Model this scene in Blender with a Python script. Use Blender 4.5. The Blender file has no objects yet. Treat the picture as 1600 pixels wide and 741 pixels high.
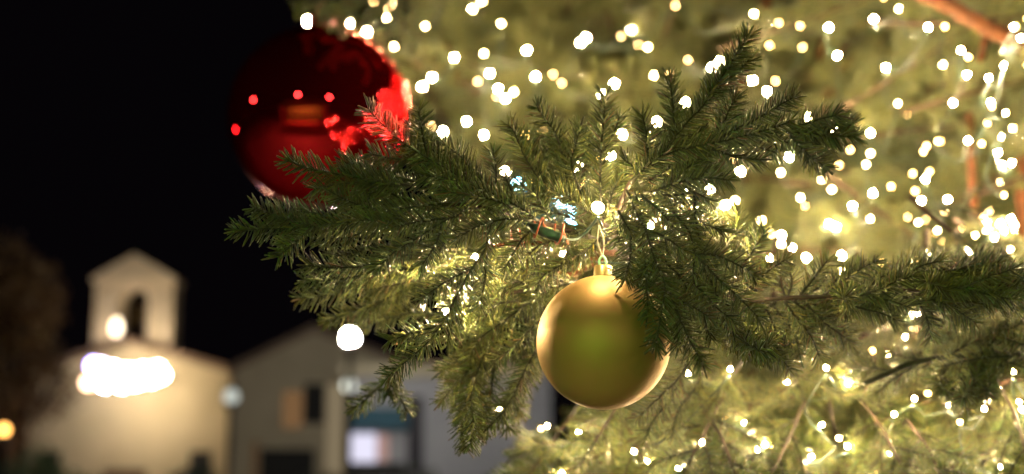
import bpy, bmesh, math, random
import numpy as np
from mathutils import Vector, Matrix

R = math.radians
rng = np.random.default_rng(7)
random.seed(7)
scene = bpy.context.scene
COL = scene.collection

# ------------------------------------------------------------------ camera
PITCH = R(10.0)
CAM = Vector((0.0, 0.0, 1.6))
RIGHT = Vector((1, 0, 0))
FWD = Vector((0, math.cos(PITCH), math.sin(PITCH)))
UPV = Vector((0, -math.sin(PITCH), math.cos(PITCH)))
K = 1600 * 50.0 / 36.0
cam_data = bpy.data.cameras.new('camera')
cam = bpy.data.objects.new('camera', cam_data)
COL.objects.link(cam)
cam.location = CAM
cam.rotation_euler = (R(90) + PITCH, 0, 0)
cam_data.lens = 50.0
cam_data.sensor_width = 36.0
cam_data.sensor_fit = 'HORIZONTAL'
cam_data.clip_start = 0.05
cam_data.clip_end = 2000
cam_data.dof.use_dof = True
cam_data.dof.focus_distance = 1.055
cam_data.dof.aperture_fstop = 3.9
cam_data.dof.aperture_blades = 0
scene.camera = cam

# ------------------------------------------------------------------ world: a moonless night sky over a small town
world = bpy.data.worlds.new('World')
scene.world = world
world.use_nodes = True
bg = world.node_tree.nodes['Background']
bg.inputs['Color'].default_value = (0.42, 0.30, 0.45, 1)
bg.inputs['Strength'].default_value = 0.0035

# ------------------------------------------------------------------ light levels and exposure
BULB = 6600.0         # radiance of a fairy light
LAMP = 210.0         # radiance of a street lamp behind the photographer
scene.view_settings.view_transform = 'Standard'
scene.view_settings.look = 'None'
scene.view_settings.exposure = 0.0
scene.view_settings.gamma = 1.0
cy = scene.cycles
cy.use_denoising = True
try:
    cy.denoiser = 'OPENIMAGEDENOISE'
    cy.denoising_input_passes = 'RGB_ALBEDO_NORMAL'
except Exception:
    pass
cy.use_adaptive_sampling = False
cy.use_light_tree = True
cy.max_bounces = 5
cy.diffuse_bounces = 3
cy.glossy_bounces = 3
cy.transmission_bounces = 3
cy.sample_clamp_indirect = 8.0
cy.caustics_reflective = False
cy.caustics_refractive = False
cy.blur_glossy = 0.6


def P(px, py, d):
    """photo pixel at distance d along the lens axis -> world point"""
    return CAM + RIGHT * ((px - 800) / K * d) + UPV * ((370.5 - py) / K * d) + FWD * d


def Wp(px, py, Y):
    """photo pixel -> world point on the vertical plane y = Y"""
    r = RIGHT * ((px - 800) / K) + UPV * ((370.5 - py) / K) + FWD
    return CAM + r * (Y / r.y)


# ------------------------------------------------------------------ object helpers
def tag(o, label=None, cat=None, group=None, kind=None):
    if label: o['label'] = label
    if cat: o['category'] = cat
    if group: o['group'] = group
    if kind: o['kind'] = kind
    return o


WLOC = {}


def link(o, loc, parent=None):
    """loc is the world location of the origin; parents are never rotated or scaled"""
    COL.objects.link(o)
    loc = Vector(loc)
    if parent is not None:
        o.parent = parent
        o.location = loc - WLOC[parent.name]
    else:
        o.location = loc
    WLOC[o.name] = loc
    return o


def thing(name, loc, label, cat, group=None):
    o = bpy.data.objects.new(name, None)
    o.empty_display_size = 0.05
    link(o, loc)
    return tag(o, label, cat, group)


def mesh_np(name, V, F4, F3, mats, mi4=None, mi3=None, smooth=True, vcol=None):
    """mesh from numpy arrays of quads and triangles"""
    me = bpy.data.meshes.new(name)
    V = np.asarray(V, dtype=np.float32).reshape(-1, 3)
    F4 = np.asarray(F4, dtype=np.int32).reshape(-1, 4)
    F3 = np.asarray(F3, dtype=np.int32).reshape(-1, 3)
    n4, n3 = len(F4), len(F3)
    me.vertices.add(len(V))
    me.vertices.foreach_set('co', V.ravel())
    me.loops.add(n4 * 4 + n3 * 3)
    me.loops.foreach_set('vertex_index', np.concatenate([F4.ravel(), F3.ravel()]))
    me.polygons.add(n4 + n3)
    ls = np.concatenate([np.arange(n4) * 4, n4 * 4 + np.arange(n3) * 3]).astype(np.int32)
    me.polygons.foreach_set('loop_start', ls)
    if mi4 is not None or mi3 is not None:
        a = np.zeros(n4, np.int32) if mi4 is None else np.asarray(mi4, np.int32)
        b = np.zeros(n3, np.int32) if mi3 is None else np.asarray(mi3, np.int32)
        me.polygons.foreach_set('material_index', np.concatenate([a, b]))
    me.polygons.foreach_set('use_smooth', np.full(n4 + n3, smooth))
    for m in mats: me.materials.append(m)
    if vcol is not None:
        at = me.color_attributes.new('tint', 'FLOAT_COLOR', 'POINT')
        c = np.ones((len(V), 4), np.float32); c[:, :3] = vcol
        at.data.foreach_set('color', c.ravel())
    me.update(calc_edges=True)
    return me


def bm_obj(name, bm, mat, loc, parent=None, smooth=False):
    me = bpy.data.meshes.new(name)
    bmesh.ops.recalc_face_normals(bm, faces=bm.faces)
    bm.to_mesh(me); bm.free()
    mats = mat if isinstance(mat, (list, tuple)) else [mat]
    for m in mats: me.materials.append(m)
    if smooth:
        for p in me.polygons: p.use_smooth = True
    return link(bpy.data.objects.new(name, me), loc, parent)


def bx(bm, x0, x1, y0, y1, z0, z1):
    vs = [bm.verts.new((x, y, z)) for x in (x0, x1) for y in (y0, y1) for z in (z0, z1)]
    for f in ((0, 1, 3, 2), (4, 6, 7, 5), (0, 4, 5, 1), (2, 3, 7, 6), (0, 2, 6, 4), (1, 5, 7, 3)):
        bm.faces.new([vs[i] for i in f])


def prism(bm, pts, y0, y1):
    """extrude an xz outline from y0 to y1"""
    a = [bm.verts.new((x, y0, z)) for x, z in pts]
    b = [bm.verts.new((x, y1, z)) for x, z in pts]
    bm.faces.new(a); bm.faces.new(b[::-1])
    n = len(pts)
    for i in range(n):
        bm.faces.new((a[i], b[i], b[(i + 1) % n], a[(i + 1) % n]))


def lathe(bm, prof, seg=32, c=(0, 0, 0)):
    rings = []
    for r, z in prof:
        if r < 1e-6:
            rings.append([bm.verts.new((c[0], c[1], c[2] + z))])
        else:
            rings.append([bm.verts.new((c[0] + r * math.cos(2 * math.pi * k / seg),
                                        c[1] + r * math.sin(2 * math.pi * k / seg), c[2] + z)) for k in range(seg)])
    for a, b in zip(rings, rings[1:]):
        for k in range(seg):
            k2 = (k + 1) % seg
            if len(a) == 1 and len(b) == 1: continue
            if len(a) == 1: bm.faces.new((a[0], b[k], b[k2]))
            elif len(b) == 1: bm.faces.new((a[k], b[0], a[k2]))
            else: bm.faces.new((a[k], b[k], b[k2], a[k2]))


def smooth_path(pts, step):
    """Catmull-Rom resample of a 3D polyline with about the given step"""
    p = np.array(pts, dtype=float)
    if len(p) == 2:
        n = max(2, int(np.linalg.norm(p[1] - p[0]) / step) + 1)
        t = np.linspace(0, 1, n)[:, None]
        return p[0] * (1 - t) + p[1] * t
    q = np.vstack([2 * p[0] - p[1], p, 2 * p[-1] - p[-2]])
    out = []
    for i in range(1, len(q) - 2):
        a, b, c, d = q[i - 1], q[i], q[i + 1], q[i + 2]
        n = max(1, int(np.linalg.norm(c - b) / step))
        for k in range(n):
            t = k / n
            out.append(0.5 * ((2 * b) + (-a + c) * t + (2 * a - 5 * b + 4 * c - d) * t * t + (-a + 3 * b - 3 * c + d) * t ** 3))
    out.append(p[-1])
    return np.array(out)


def frames(path):
    T = np.gradient(path, axis=0)
    T /= np.linalg.norm(T, axis=1)[:, None] + 1e-12
    ref = np.array([0.13, -0.21, 0.97])
    if abs(np.dot(T.mean(0) / (np.linalg.norm(T.mean(0)) + 1e-9), ref)) > 0.9: ref = np.array([0.2, 0.95, 0.1])
    U = np.cross(T, ref); U /= np.linalg.norm(U, axis=1)[:, None] + 1e-12
    W = np.cross(T, U)
    return T, U, W


def tube_arrays(path, radii, seg=6, rough=0.0):
    T, U, W = frames(path)
    n = len(path)
    radii = np.broadcast_to(radii, (n,))
    a = np.arange(seg) * 2 * np.pi / seg
    rr = radii[:, None] * (1 + rough * rng.normal(size=(n, seg)))
    V = path[:, None, :] + rr[:, :, None] * (np.cos(a)[None, :, None] * U[:, None, :] + np.sin(a)[None, :, None] * W[:, None, :])
    V = V.reshape(-1, 3)
    i = np.arange(n - 1)[:, None] * seg
    k = np.arange(seg)[None, :]; k2 = (k + 1) % seg
    F = np.stack([i + k, i + k2, i + seg + k2, i + seg + k], axis=-1).reshape(-1, 4)
    # end caps as triangles
    V = np.vstack([V, path[0], path[-1]])
    c0, c1 = len(V) - 2, len(V) - 1
    kk = np.arange(seg); kk2 = (kk + 1) % seg
    T0 = np.stack([np.full(seg, c0), kk2, kk], -1)
    b = (n - 1) * seg
    T1 = np.stack([np.full(seg, c1), b + kk, b + kk2], -1)
    return V, F, np.vstack([T0, T1])


def tube_mesh(name, path, radii, mats, seg=6, rough=0.0):
    V, F, T = tube_arrays(np.asarray(path), radii, seg, rough)
    return mesh_np(name, V, F, T, mats)


# needles: (S) stations along each needle, 3 or 4 sided section, slightly curved towards the tip
def needle_arrays(path, dens, nlen, width, sides=4, rings=2, ang=54, spread=9.0, curl=0.22, tipbrush=True,
                  cover=(0, 1), flat=0.25, comb=None, tint=None):
    seg = np.linalg.norm(np.diff(path, axis=0), axis=1)
    L = seg.sum(); cum = np.concatenate([[0], np.cumsum(seg)])
    n = max(4, int(L * dens * (cover[1] - cover[0])))
    u = (np.arange(n) + rng.random(n)) / n
    u = cover[0] + (cover[1] - cover[0]) * u
    if tipbrush:
        k = max(5, int(dens * 0.0035)); u = np.concatenate([u, 1 - rng.random(k) * 0.0015 / max(L, .01)])
        n = len(u)
    s = u * L
    T, U, W = frames(path)
    if comb is not None:          # flat spray: most needles stand out to the two sides of the twig
        U = np.cross(T, np.array([.08, 1.0, .25])); U /= np.linalg.norm(U, axis=1)[:, None] + 1e-9
        W = np.cross(T, U)
    def itp(A): return np.stack([np.interp(s, cum, A[:, j]) for j in range(3)], -1)
    p0, t, uu, ww = itp(path), itp(T), itp(U), itp(W)
    t /= np.linalg.norm(t, axis=1)[:, None]
    phi = np.arange(n) * 2.39996 + rng.normal(0, .35, n)
    rad = np.cos(phi)[:, None] * uu + np.sin(phi)[:, None] * ww
    if comb is not None: rad = np.cos(phi)[:, None] * uu + comb * np.sin(phi)[:, None] * ww
    # combed a little away from straight below
    if comb is None: rad[:, 2] += flat * 0.5 * (rng.random(n))
    rad /= np.linalg.norm(rad, axis=1)[:, None]
    end = np.clip((s - (L - 0.012)) / 0.012, 0, 1)
    a = np.radians(ang - 30 * end * rng.random(n) + rng.normal(0, spread, n))
    ln = nlen * (1 - 0.22 * end) * np.clip(rng.normal(1, .16, n), .45, 1.3)
    start = np.clip(s / 0.012, 0.45, 1)
    ln = ln * start
    d0 = np.cos(a)[:, None] * t + np.sin(a)[:, None] * rad
    cu = curl * (0.6 + 0.8 * rng.random(n))
    side = np.cross(d0, t); side /= np.linalg.norm(side, axis=1)[:, None] + 1e-9
    nor = np.cross(side, d0)
    wob = rng.normal(0, .10, n)[:, None] * side
    S = rings + 2
    vs, ss = [], []
    prof = {1: [0.8, 0.9, 0.0], 2: [0.8, 1.0, 0.85, 0.0], 3: [0.6, 1, .95, .65, 0]}[rings]
    ts = np.linspace(0, 1, S)
    if rings == 2: ts = np.array([0, .35, .9, 1.0])
    if rings == 1: ts = np.array([0, .8, 1.0])
    for j, (tt, w) in enumerate(zip(ts, prof)):
        c = p0 + ln[:, None] * (d0 * tt + (t * cu[:, None] + wob) * tt * tt - 0 * nor)
        if j == S - 1:
            vs.append(c[:, None, :])
        else:
            aa = np.arange(sides) * 2 * np.pi / sides
            r = width * 0.5 * w
            vs.append(c[:, None, :] + r * (np.cos(aa)[None, :, None] * side[:, None, :] + 0.6 * np.sin(aa)[None, :, None] * nor[:, None, :]))
    V = np.concatenate(vs, axis=1)                       # n, (S-1)*sides+1, 3
    m = V.shape[1]
    q = []
    for j in range(S - 2):
        for k in range(sides):
            k2 = (k + 1) % sides
            q.append((j * sides + k, j * sides + k2, (j + 1) * sides + k2, (j + 1) * sides + k))
    b = (S - 2) * sides
    tr = [(b + k, b + (k + 1) % sides, b + sides) for k in range(sides)]
    off = (np.arange(n) * m)[:, None, None]
    F4 = (np.array(q)[None] + off).reshape(-1, 4)
    F3 = (np.array(tr)[None] + off).reshape(-1, 3)
    g = np.array([0.112, 0.124, 0.045]) if tint is None else np.array(tint)  # crown needles paler in colour, standing in for stronger bulb light
    br = np.clip(rng.normal(1.0, .38, n), .35, 2.2)[:, None]
    hu = rng.normal(0, .10, n)[:, None]
    c = g[None] * br * (1 + hu * np.array([[1.5, .2, -1.0]]))
    br_ = rng.random(n) < .035
    c[br_] = np.array([.12, .07, .025]) * rng.uniform(.5, 1.2, (int(br_.sum()), 1))
    c = np.repeat(c[:, None, :], m, axis=1)
    # the growing end of a needle is paler than its root
    for j in range(S):
        sl = slice(j * sides, (j + 1) * sides) if j < S - 1 else slice(m - 1, m)
        c[:, sl] *= (0.75 + 0.55 * ts[j])
    return V.reshape(-1, 3), F4, F3, c.reshape(-1, 3)


# ------------------------------------------------------------------ materials
def new_mat(name):
    m = bpy.data.materials.new(name); m.use_nodes = True
    nt = m.node_tree
    return m, nt, nt.nodes['Principled BSDF']


def noise_mat(name, c1, c2, scale, rough=0.6, bump=0.3, bscale=None, metallic=0.0, detail=6, spec=0.5, bdist=0.01):
    m, nt, b = new_mat(name)
    tc = nt.nodes.new('ShaderNodeTexCoord')
    n = nt.nodes.new('ShaderNodeTexNoise'); n.inputs['Scale'].default_value = scale; n.inputs['Detail'].default_value = detail
    r = nt.nodes.new('ShaderNodeValToRGB')
    r.color_ramp.elements[0].position = 0.3; r.color_ramp.elements[1].position = 0.7
    r.color_ramp.elements[0].color = (*c1, 1); r.color_ramp.elements[1].color = (*c2, 1)
    nt.links.new(tc.outputs['Object'], n.inputs['Vector'])
    nt.links.new(n.outputs['Fac'], r.inputs['Fac'])
    nt.links.new(r.outputs['Color'], b.inputs['Base Color'])
    b.inputs['Roughness'].default_value = rough
    b.inputs['Metallic'].default_value = metallic
    b.inputs['Specular IOR Level'].default_value = spec
    if bump:
        n2 = nt.nodes.new('ShaderNodeTexNoise'); n2.inputs['Scale'].default_value = bscale or scale * 4
        nt.links.new(tc.outputs['Object'], n2.inputs['Vector'])
        bp = nt.nodes.new('ShaderNodeBump'); bp.inputs['Strength'].default_value = bump; bp.inputs['Distance'].default_value = bdist
        nt.links.new(n2.outputs['Fac'], bp.inputs['Height'])
        nt.links.new(bp.outputs['Normal'], b.inputs['Normal'])
    return m


def emit_mat(name, col, s):
    m = bpy.data.materials.new(name); m.use_nodes = True
    nt = m.node_tree; nt.nodes.clear()
    e = nt.nodes.new('ShaderNodeEmission'); o = nt.nodes.new('ShaderNodeOutputMaterial')
    e.inputs['Color'].default_value = (*col, 1); e.inputs['Strength'].default_value = s
    nt.links.new(e.outputs[0], o.inputs['Surface'])
    return m


def needle_mat():
    m, nt, b = new_mat('pvc_needle')
    at = nt.nodes.new('ShaderNodeAttribute'); at.attribute_name = 'tint'
    nt.links.new(at.outputs['Color'], b.inputs['Base Color'])
    b.inputs['Roughness'].default_value = 0.36
    b.inputs['Specular IOR Level'].default_value = 0.4
    tr = nt.nodes.new('ShaderNodeBsdfTranslucent')
    mu = nt.nodes.new('ShaderNodeVectorMath'); mu.operation = 'MULTIPLY'; mu.inputs[1].default_value = (1.9, 1.7, 1.0)
    nt.links.new(at.outputs['Color'], mu.inputs[0]); nt.links.new(mu.outputs[0], tr.inputs['Color'])
    mx = nt.nodes.new('ShaderNodeMixShader'); mx.inputs[0].default_value = 0.15
    out = nt.nodes['Material Output']
    nt.links.new(b.outputs[0], mx.inputs[1]); nt.links.new(tr.outputs[0], mx.inputs[2]); nt.links.new(mx.outputs[0], out.inputs['Surface'])
    return m


M_needle = needle_mat()
M_stem = noise_mat('twig_stem', (0.018, 0.022, 0.008), (0.035, 0.03, 0.012), 300, .6, .3, 900, bdist=.0004)
M_limb = noise_mat('limb_tape', (0.055, 0.020, 0.008), (0.12, 0.045, 0.018), 60, .7, .6, 140, bdist=.002, spec=.15)
M_rod = noise_mat('dark_rod', (0.022, 0.014, 0.008), (0.05, 0.028, 0.014), 60, .7, .6, 140, bdist=.001)
M_bark = noise_mat('bark', (0.025, 0.015, 0.009), (0.07, 0.038, 0.02), 14, .9, .8, 40, bdist=.01)
M_cable = noise_mat('cable_rubber', (0.008, 0.022, 0.014), (0.014, 0.035, 0.022), 200, .4, .0)
M_ribbon = noise_mat('orange_tie', (0.15, 0.03, 0.008), (0.24, 0.055, 0.015), 150, .45, .2, 500, bdist=.0005)
M_bulb = emit_mat('bulb_glow', (1.0, 0.73, 0.38), BULB)
M_bulb_cool = emit_mat('cool_bulb_glow', (0.22, 0.62, 1.0), 130)
M_green_plastic = noise_mat('green_plastic', (0.16, 0.36, 0.20), (0.20, 0.42, 0.25), 80, .3, .0)
M_thread = noise_mat('cord_white', (0.20, 0.18, 0.12), (0.30, 0.27, 0.19), 400, .6, .3, 900, bdist=.0003)

# ------------------------------------------------------------------ the Christmas tree
tree_base = Wp(1250, 500, 3.7); tree_base.z = 0.0
TX, TY = tree_base.x, tree_base.y
tree = thing('christmas_tree', tree_base,
             'huge evergreen Christmas tree filling the right of the view, wrapped in warm fairy lights', 'christmas tree')
tp = [(TX, TY, z) for z in (0, .8, 1.6, 2.4, 3.2, 4.2, 5.2)]
o = bpy.data.objects.new('trunk', tube_mesh('trunk', smooth_path(tp, .08), np.linspace(.075, .02, len(smooth_path(tp, .08))), [M_bark], 14, .05))
# mesh is in world coordinates: shift to the base
def localize(me, org):
    v = np.empty(len(me.vertices) * 3, np.float32); me.vertices.foreach_get('co', v)
    v = v.reshape(-1, 3) - np.array(org, dtype=np.float32); me.vertices.foreach_set('co', v.ravel()); me.update()
localize(o.data, tree_base)
link(o, tree_base, tree)


FRONT = (.068, .080, .018)  # front needles darker than the crown's; their shade is put into the colour


def limb(pix, r0, r1, mat=None, name='limb', seg=8, label=None):
    pts = smooth_path([P(*p) for p in pix], .012)
    me = tube_mesh(name, pts, np.linspace(r0, r1, len(pts)), [mat or M_limb], seg, .06)
    org = Vector(pts[0]); localize(me, org)
    o = bpy.data.objects.new(name, me)
    link(o, org, tree)
    if label: o['label'] = label
    return o


def twig(parent, pix, d0, d1, nlen=.0124, dens=1950, width=.00155, rings=2, ang=64, tint=FRONT, cover0=0.04, curl=.15, r=.00105, spread=9):
    """one sprig through photo points, root first, its distance going from d0 to d1"""
    n = len(pix)
    ds = np.linspace(d0, d1, n)
    pts = [P(p[0], p[1], d) for p, d in zip(pix, ds)]
    path = smooth_path(pts, .003)
    path = path + np.cumsum(rng.normal(0, .00007, path.shape), axis=0)
    V1, F1, T1 = tube_arrays(path, np.linspace(r * 1.25, r * .6, len(path)), 5, .05)
    V2, F2, T2, C2 = needle_arrays(path, dens, nlen, width, 4, rings, ang, spread, curl, cover=(cover0, 1), tint=tint, comb=.42)
    V = np.vstack([V1, V2]); k = len(V1)
    org = path[0].copy()
    col = np.vstack([np.full((k, 3), .03), C2])
    me = mesh_np('twig', V - org, np.vstack([F1, F2 + k]), np.vstack([T1, T2 + k]), [M_stem, M_needle],
                 np.concatenate([np.zeros(len(F1)), np.ones(len(F2))]), np.concatenate([np.zeros(len(T1)), np.ones(len(T2))]), vcol=col)
    o = bpy.data.objects.new('twig', me)
    link(o, Vector(org), parent)
    return o

def fuller(lst, share):
    """the traced sprigs plus companions that grow beside and a little behind them"""
    out = list(lst); r = np.random.default_rng(len(lst) + int(share * 100))
    for pts, a, b in lst:
        if r.random() > share: continue
        p = np.array(pts, float); v = p[-1] - p[0]; n = np.array([-v[1], v[0]]) / (np.linalg.norm(v) + 1e-6)
        o = n * r.choice([-1, 1]) * r.uniform(8, 16)
        f = np.linspace(0, 1, len(p))[:, None]
        q = p[0] + (p - p[0]) * r.uniform(.6, .85) + o * np.minimum(1, f * 2) - v * .05
        k = r.uniform(.02, .05)
        out.append(([tuple(x) for x in q], a + k, b + k + r.uniform(-.01, .02)))
    return out


# --- the bough in focus: limbs first
b_left = limb([(1010, 420, 1.55), (930, 375, 1.2), (870, 355, 1.12), (800, 335, 1.085), (740, 322, 1.07), (690, 320, 1.065)], .0042, .0016, M_rod)
b_right = limb([(950, 385, 1.24), (965, 330, 1.10), (985, 285, 1.075), (1010, 262, 1.06), (1045, 240, 1.055)], .0036, .0016, M_rod)
b_droop = limb([(960, 350, 1.16), (985, 310, 1.07), (1010, 360, 1.035), (1030, 410, 1.03)], .0026, .0014, M_stem)
b_low = limb([(960, 395, 1.25), (890, 385, 1.17), (830, 380, 1.12), (765, 384, 1.09)], .0034, .0014)
b_mid = limb([(1040, 440, 1.5), (930, 440, 1.28), (850, 448, 1.2), (780, 462, 1.17)], .0036, .0014, M_rod)
b_up = limb([(990, 400, 1.3), (935, 340, 1.2), (900, 310, 1.15), (860, 300, 1.13)], .003, .0012, M_rod)

LEFT = [
    ([(800, 333), (720, 318), (650, 324), (593, 332), (512, 352), (442, 358), (368, 361)], 1.075, 1.05),
    ([(482, 352), (425, 336), (396, 326)], 1.055, 1.04),
    ([(485, 358), (458, 382), (434, 402)], 1.055, 1.04),
    ([(640, 290), (601, 285), (522, 271), (480, 263), (449, 251)], 1.06, 1.045),
    ([(625, 292), (552, 285), (492, 295)], 1.06, 1.05),
    ([(701, 262), (671, 252), (617, 248), (580, 241)], 1.07, 1.06),
    ([(780, 320), (740, 290), (700, 265), (669, 247), (631, 223), (596, 190), (578, 170)], 1.07, 1.045),
    ([(666, 246), (660, 206), (654, 172)], 1.06, 1.04),
    ([(766, 290), (739, 266), (717, 242), (696, 226)], 1.10, 1.09),
    ([(776, 290), (775, 260), (771, 238)], 1.11, 1.10),
    ([(601, 331), (552, 317), (525, 304)], 1.05, 1.03),
    ([(736, 320), (717, 335), (690, 349), (652, 373), (615, 397), (593, 418)], 1.06, 1.035),
    ([(696, 341), (652, 346), (614, 354)], 1.05, 1.035),
    ([(690, 352), (682, 381), (660, 414)], 1.05, 1.03),
    ([(660, 322), (610, 302), (565, 262), (548, 256)], 1.075, 1.07),
    ([(720, 320), (690, 296), (640, 282), (600, 272)], 1.08, 1.08),
    ([(700, 322), (650, 330), (600, 312), (570, 300)], 1.085, 1.09),
    ([(760, 330), (700, 335), (640, 345), (580, 360), (540, 372)], 1.09, 1.10),
    ([(600, 335), (560, 350), (500, 335), (455, 330)], 1.085, 1.08),
    ([(560, 345), (520, 370), (490, 372)], 1.08, 1.075),
    ([(800, 325), (770, 312), (740, 306), (700, 300)], 1.05, 1.04),
    ([(840, 345), (810, 322), (770, 300), (745, 292)], 1.06, 1.045),
    ([(830, 345), (790, 342), (750, 352), (712, 372)], 1.055, 1.04),
    ([(845, 350), (820, 370), (800, 400), (790, 420)], 1.10, 1.10),
    ([(860, 345), (840, 310), (815, 290)], 1.09, 1.08),
    ([(780, 335), (765, 355), (760, 385)], 1.08, 1.08),
    ([(820, 330), (800, 300), (790, 276)], 1.12, 1.12),
    ([(640, 330), (610, 345), (560, 345)], 1.045, 1.03),
    ([(740, 300), (700, 280), (665, 275)], 1.05, 1.04),
]
for pts, a, b in fuller(LEFT, 0.5): twig(b_left, pts, a, b)
LOW = [
    ([(763, 384), (736, 422), (712, 465), (695, 500), (663, 541), (625, 573), (608, 588)], 1.08, 1.10),
    ([(739, 419), (701, 438), (660, 467)], 1.085, 1.08),
    ([(688, 508), (643, 521), (608, 533)], 1.095, 1.09),
    ([(760, 389), (758, 432), (750, 478)], 1.09, 1.08),
    ([(712, 465), (712, 490), (700, 530)], 1.09, 1.10),
    ([(800, 380), (770, 410), (720, 425), (690, 440)], 1.17, 1.19),
    ([(830, 380), (800, 420), (760, 440), (720, 450), (690, 470)], 1.18, 1.22),
    ([(740, 400), (700, 400), (650, 405), (600, 400)], 1.17, 1.19),
    ([(700, 390), (640, 398), (570, 415), (520, 418), (482, 415)], 1.13, 1.12),
    ([(700, 415), (640, 420), (570, 430), (520, 438), (474, 438)], 1.16, 1.16),
    ([(700, 430), (640, 440), (590, 450), (520, 458), (468, 465)], 1.22, 1.22),
    ([(680, 440), (630, 455), (570, 480), (508, 502)], 1.24, 1.26),
    ([(640, 445), (600, 470), (560, 500)], 1.24, 1.27),
    ([(690, 495), (640, 490), (590, 500), (560, 505)], 1.26, 1.28),
    ([(610, 585), (597, 600), (575, 620), (553, 638)], 1.24, 1.26),
    ([(605, 592), (622, 615), (636, 642)], 1.24, 1.25),
    ([(625, 570), (612, 595), (606, 618)], 1.22, 1.25),
    ([(650, 385), (600, 385), (550, 395), (520, 400)], 1.13, 1.13),
    ([(655, 425), (610, 418), (560, 445), (530, 450)], 1.19, 1.20),
    ([(860, 400), (840, 415), (800, 425), (780, 440)], 1.14, 1.15),
    ([(890, 385), (880, 410), (850, 430), (840, 445)], 1.13, 1.13),
    ([(870, 375), (840, 385), (820, 405)], 1.12, 1.12),
]
for i, (pts, a, b) in enumerate(fuller(LOW, 0.5)): twig(b_low, pts, a, b, nlen=.0126, dens=1900)
MID = [
    ([(900, 442), (850, 450), (800, 462), (740, 470), (700, 480)], 1.19, 1.20),
    ([(860, 450), (830, 470), (790, 500), (750, 530), (735, 560)], 1.19, 1.18),
    ([(780, 505), (755, 560), (735, 610), (722, 660), (726, 700)], 1.19, 1.19),
    ([(838, 545), (815, 590), (798, 625), (780, 650), (752, 680)], 1.19, 1.18),
    ([(845, 500), (825, 520), (800, 545), (772, 565)], 1.18, 1.17),
    ([(775, 515), (750, 560), (720, 590), (692, 625)], 1.19, 1.20),
    ([(800, 480), (770, 510), (735, 520), (700, 535)], 1.22, 1.23),
    ([(855, 465), (845, 510), (838, 560), (815, 600)], 1.23, 1.24),
    ([(780, 540), (770, 590), (765, 630), (750, 660)], 1.22, 1.21),
    ([(880, 440), (850, 428), (810, 432), (770, 440)], 1.18, 1.18),
    ([(740, 590), (735, 630), (740, 660), (735, 695)], 1.16, 1.15),
    ([(810, 470), (780, 475), (760, 490), (740, 500)], 1.15, 1.14),
    ([(830, 455), (810, 440), (780, 452)], 1.14, 1.14),
    ([(800, 600), (790, 640), (796, 670)], 1.22, 1.24),
    ([(760, 560), (720, 565), (690, 580)], 1.23, 1.25),
]
for pts, a, b in fuller(MID, 0.7): twig(b_mid, pts, a, b, nlen=.0128, dens=1900)
UP = [
    ([(860, 300), (845, 285), (818, 242), (804, 209), (795, 197)], 1.13, 1.12),
    ([(890, 300), (877, 239), (866, 209), (849, 182), (840, 170)], 1.14, 1.12),
    ([(905, 295), (893, 255), (899, 228), (907, 200)], 1.13, 1.12),
    ([(938, 320), (938, 270), (939, 231), (943, 185), (946, 150)], 1.10, 1.08),
    ([(941, 240), (958, 212), (968, 184)], 1.11, 1.12),
    ([(870, 310), (848, 262), (858, 230)], 1.16, 1.17),
    ([(905, 320), (870, 300), (830, 290)], 1.12, 1.11),
    ([(920, 320), (905, 280), (925, 240), (928, 215)], 1.15, 1.17),
    ([(940, 340), (910, 325), (880, 305), (850, 300)], 1.10, 1.09),
    ([(950, 330), (958, 300), (975, 275)], 1.12, 1.12),
    ([(890, 340), (860, 330), (830, 318), (810, 312)], 1.13, 1.13),
    ([(930, 350), (900, 365), (870, 370)], 1.14, 1.13),
    ([(935, 372), (915, 392), (890, 405), (870, 412)], 1.15, 1.14),
    ([(910, 250), (920, 228), (916, 208)], 1.15, 1.16),
]
for pts, a, b in fuller(UP, 0.3): twig(b_up, pts, a, b, nlen=.0130, dens=2400, ang=60)
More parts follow.
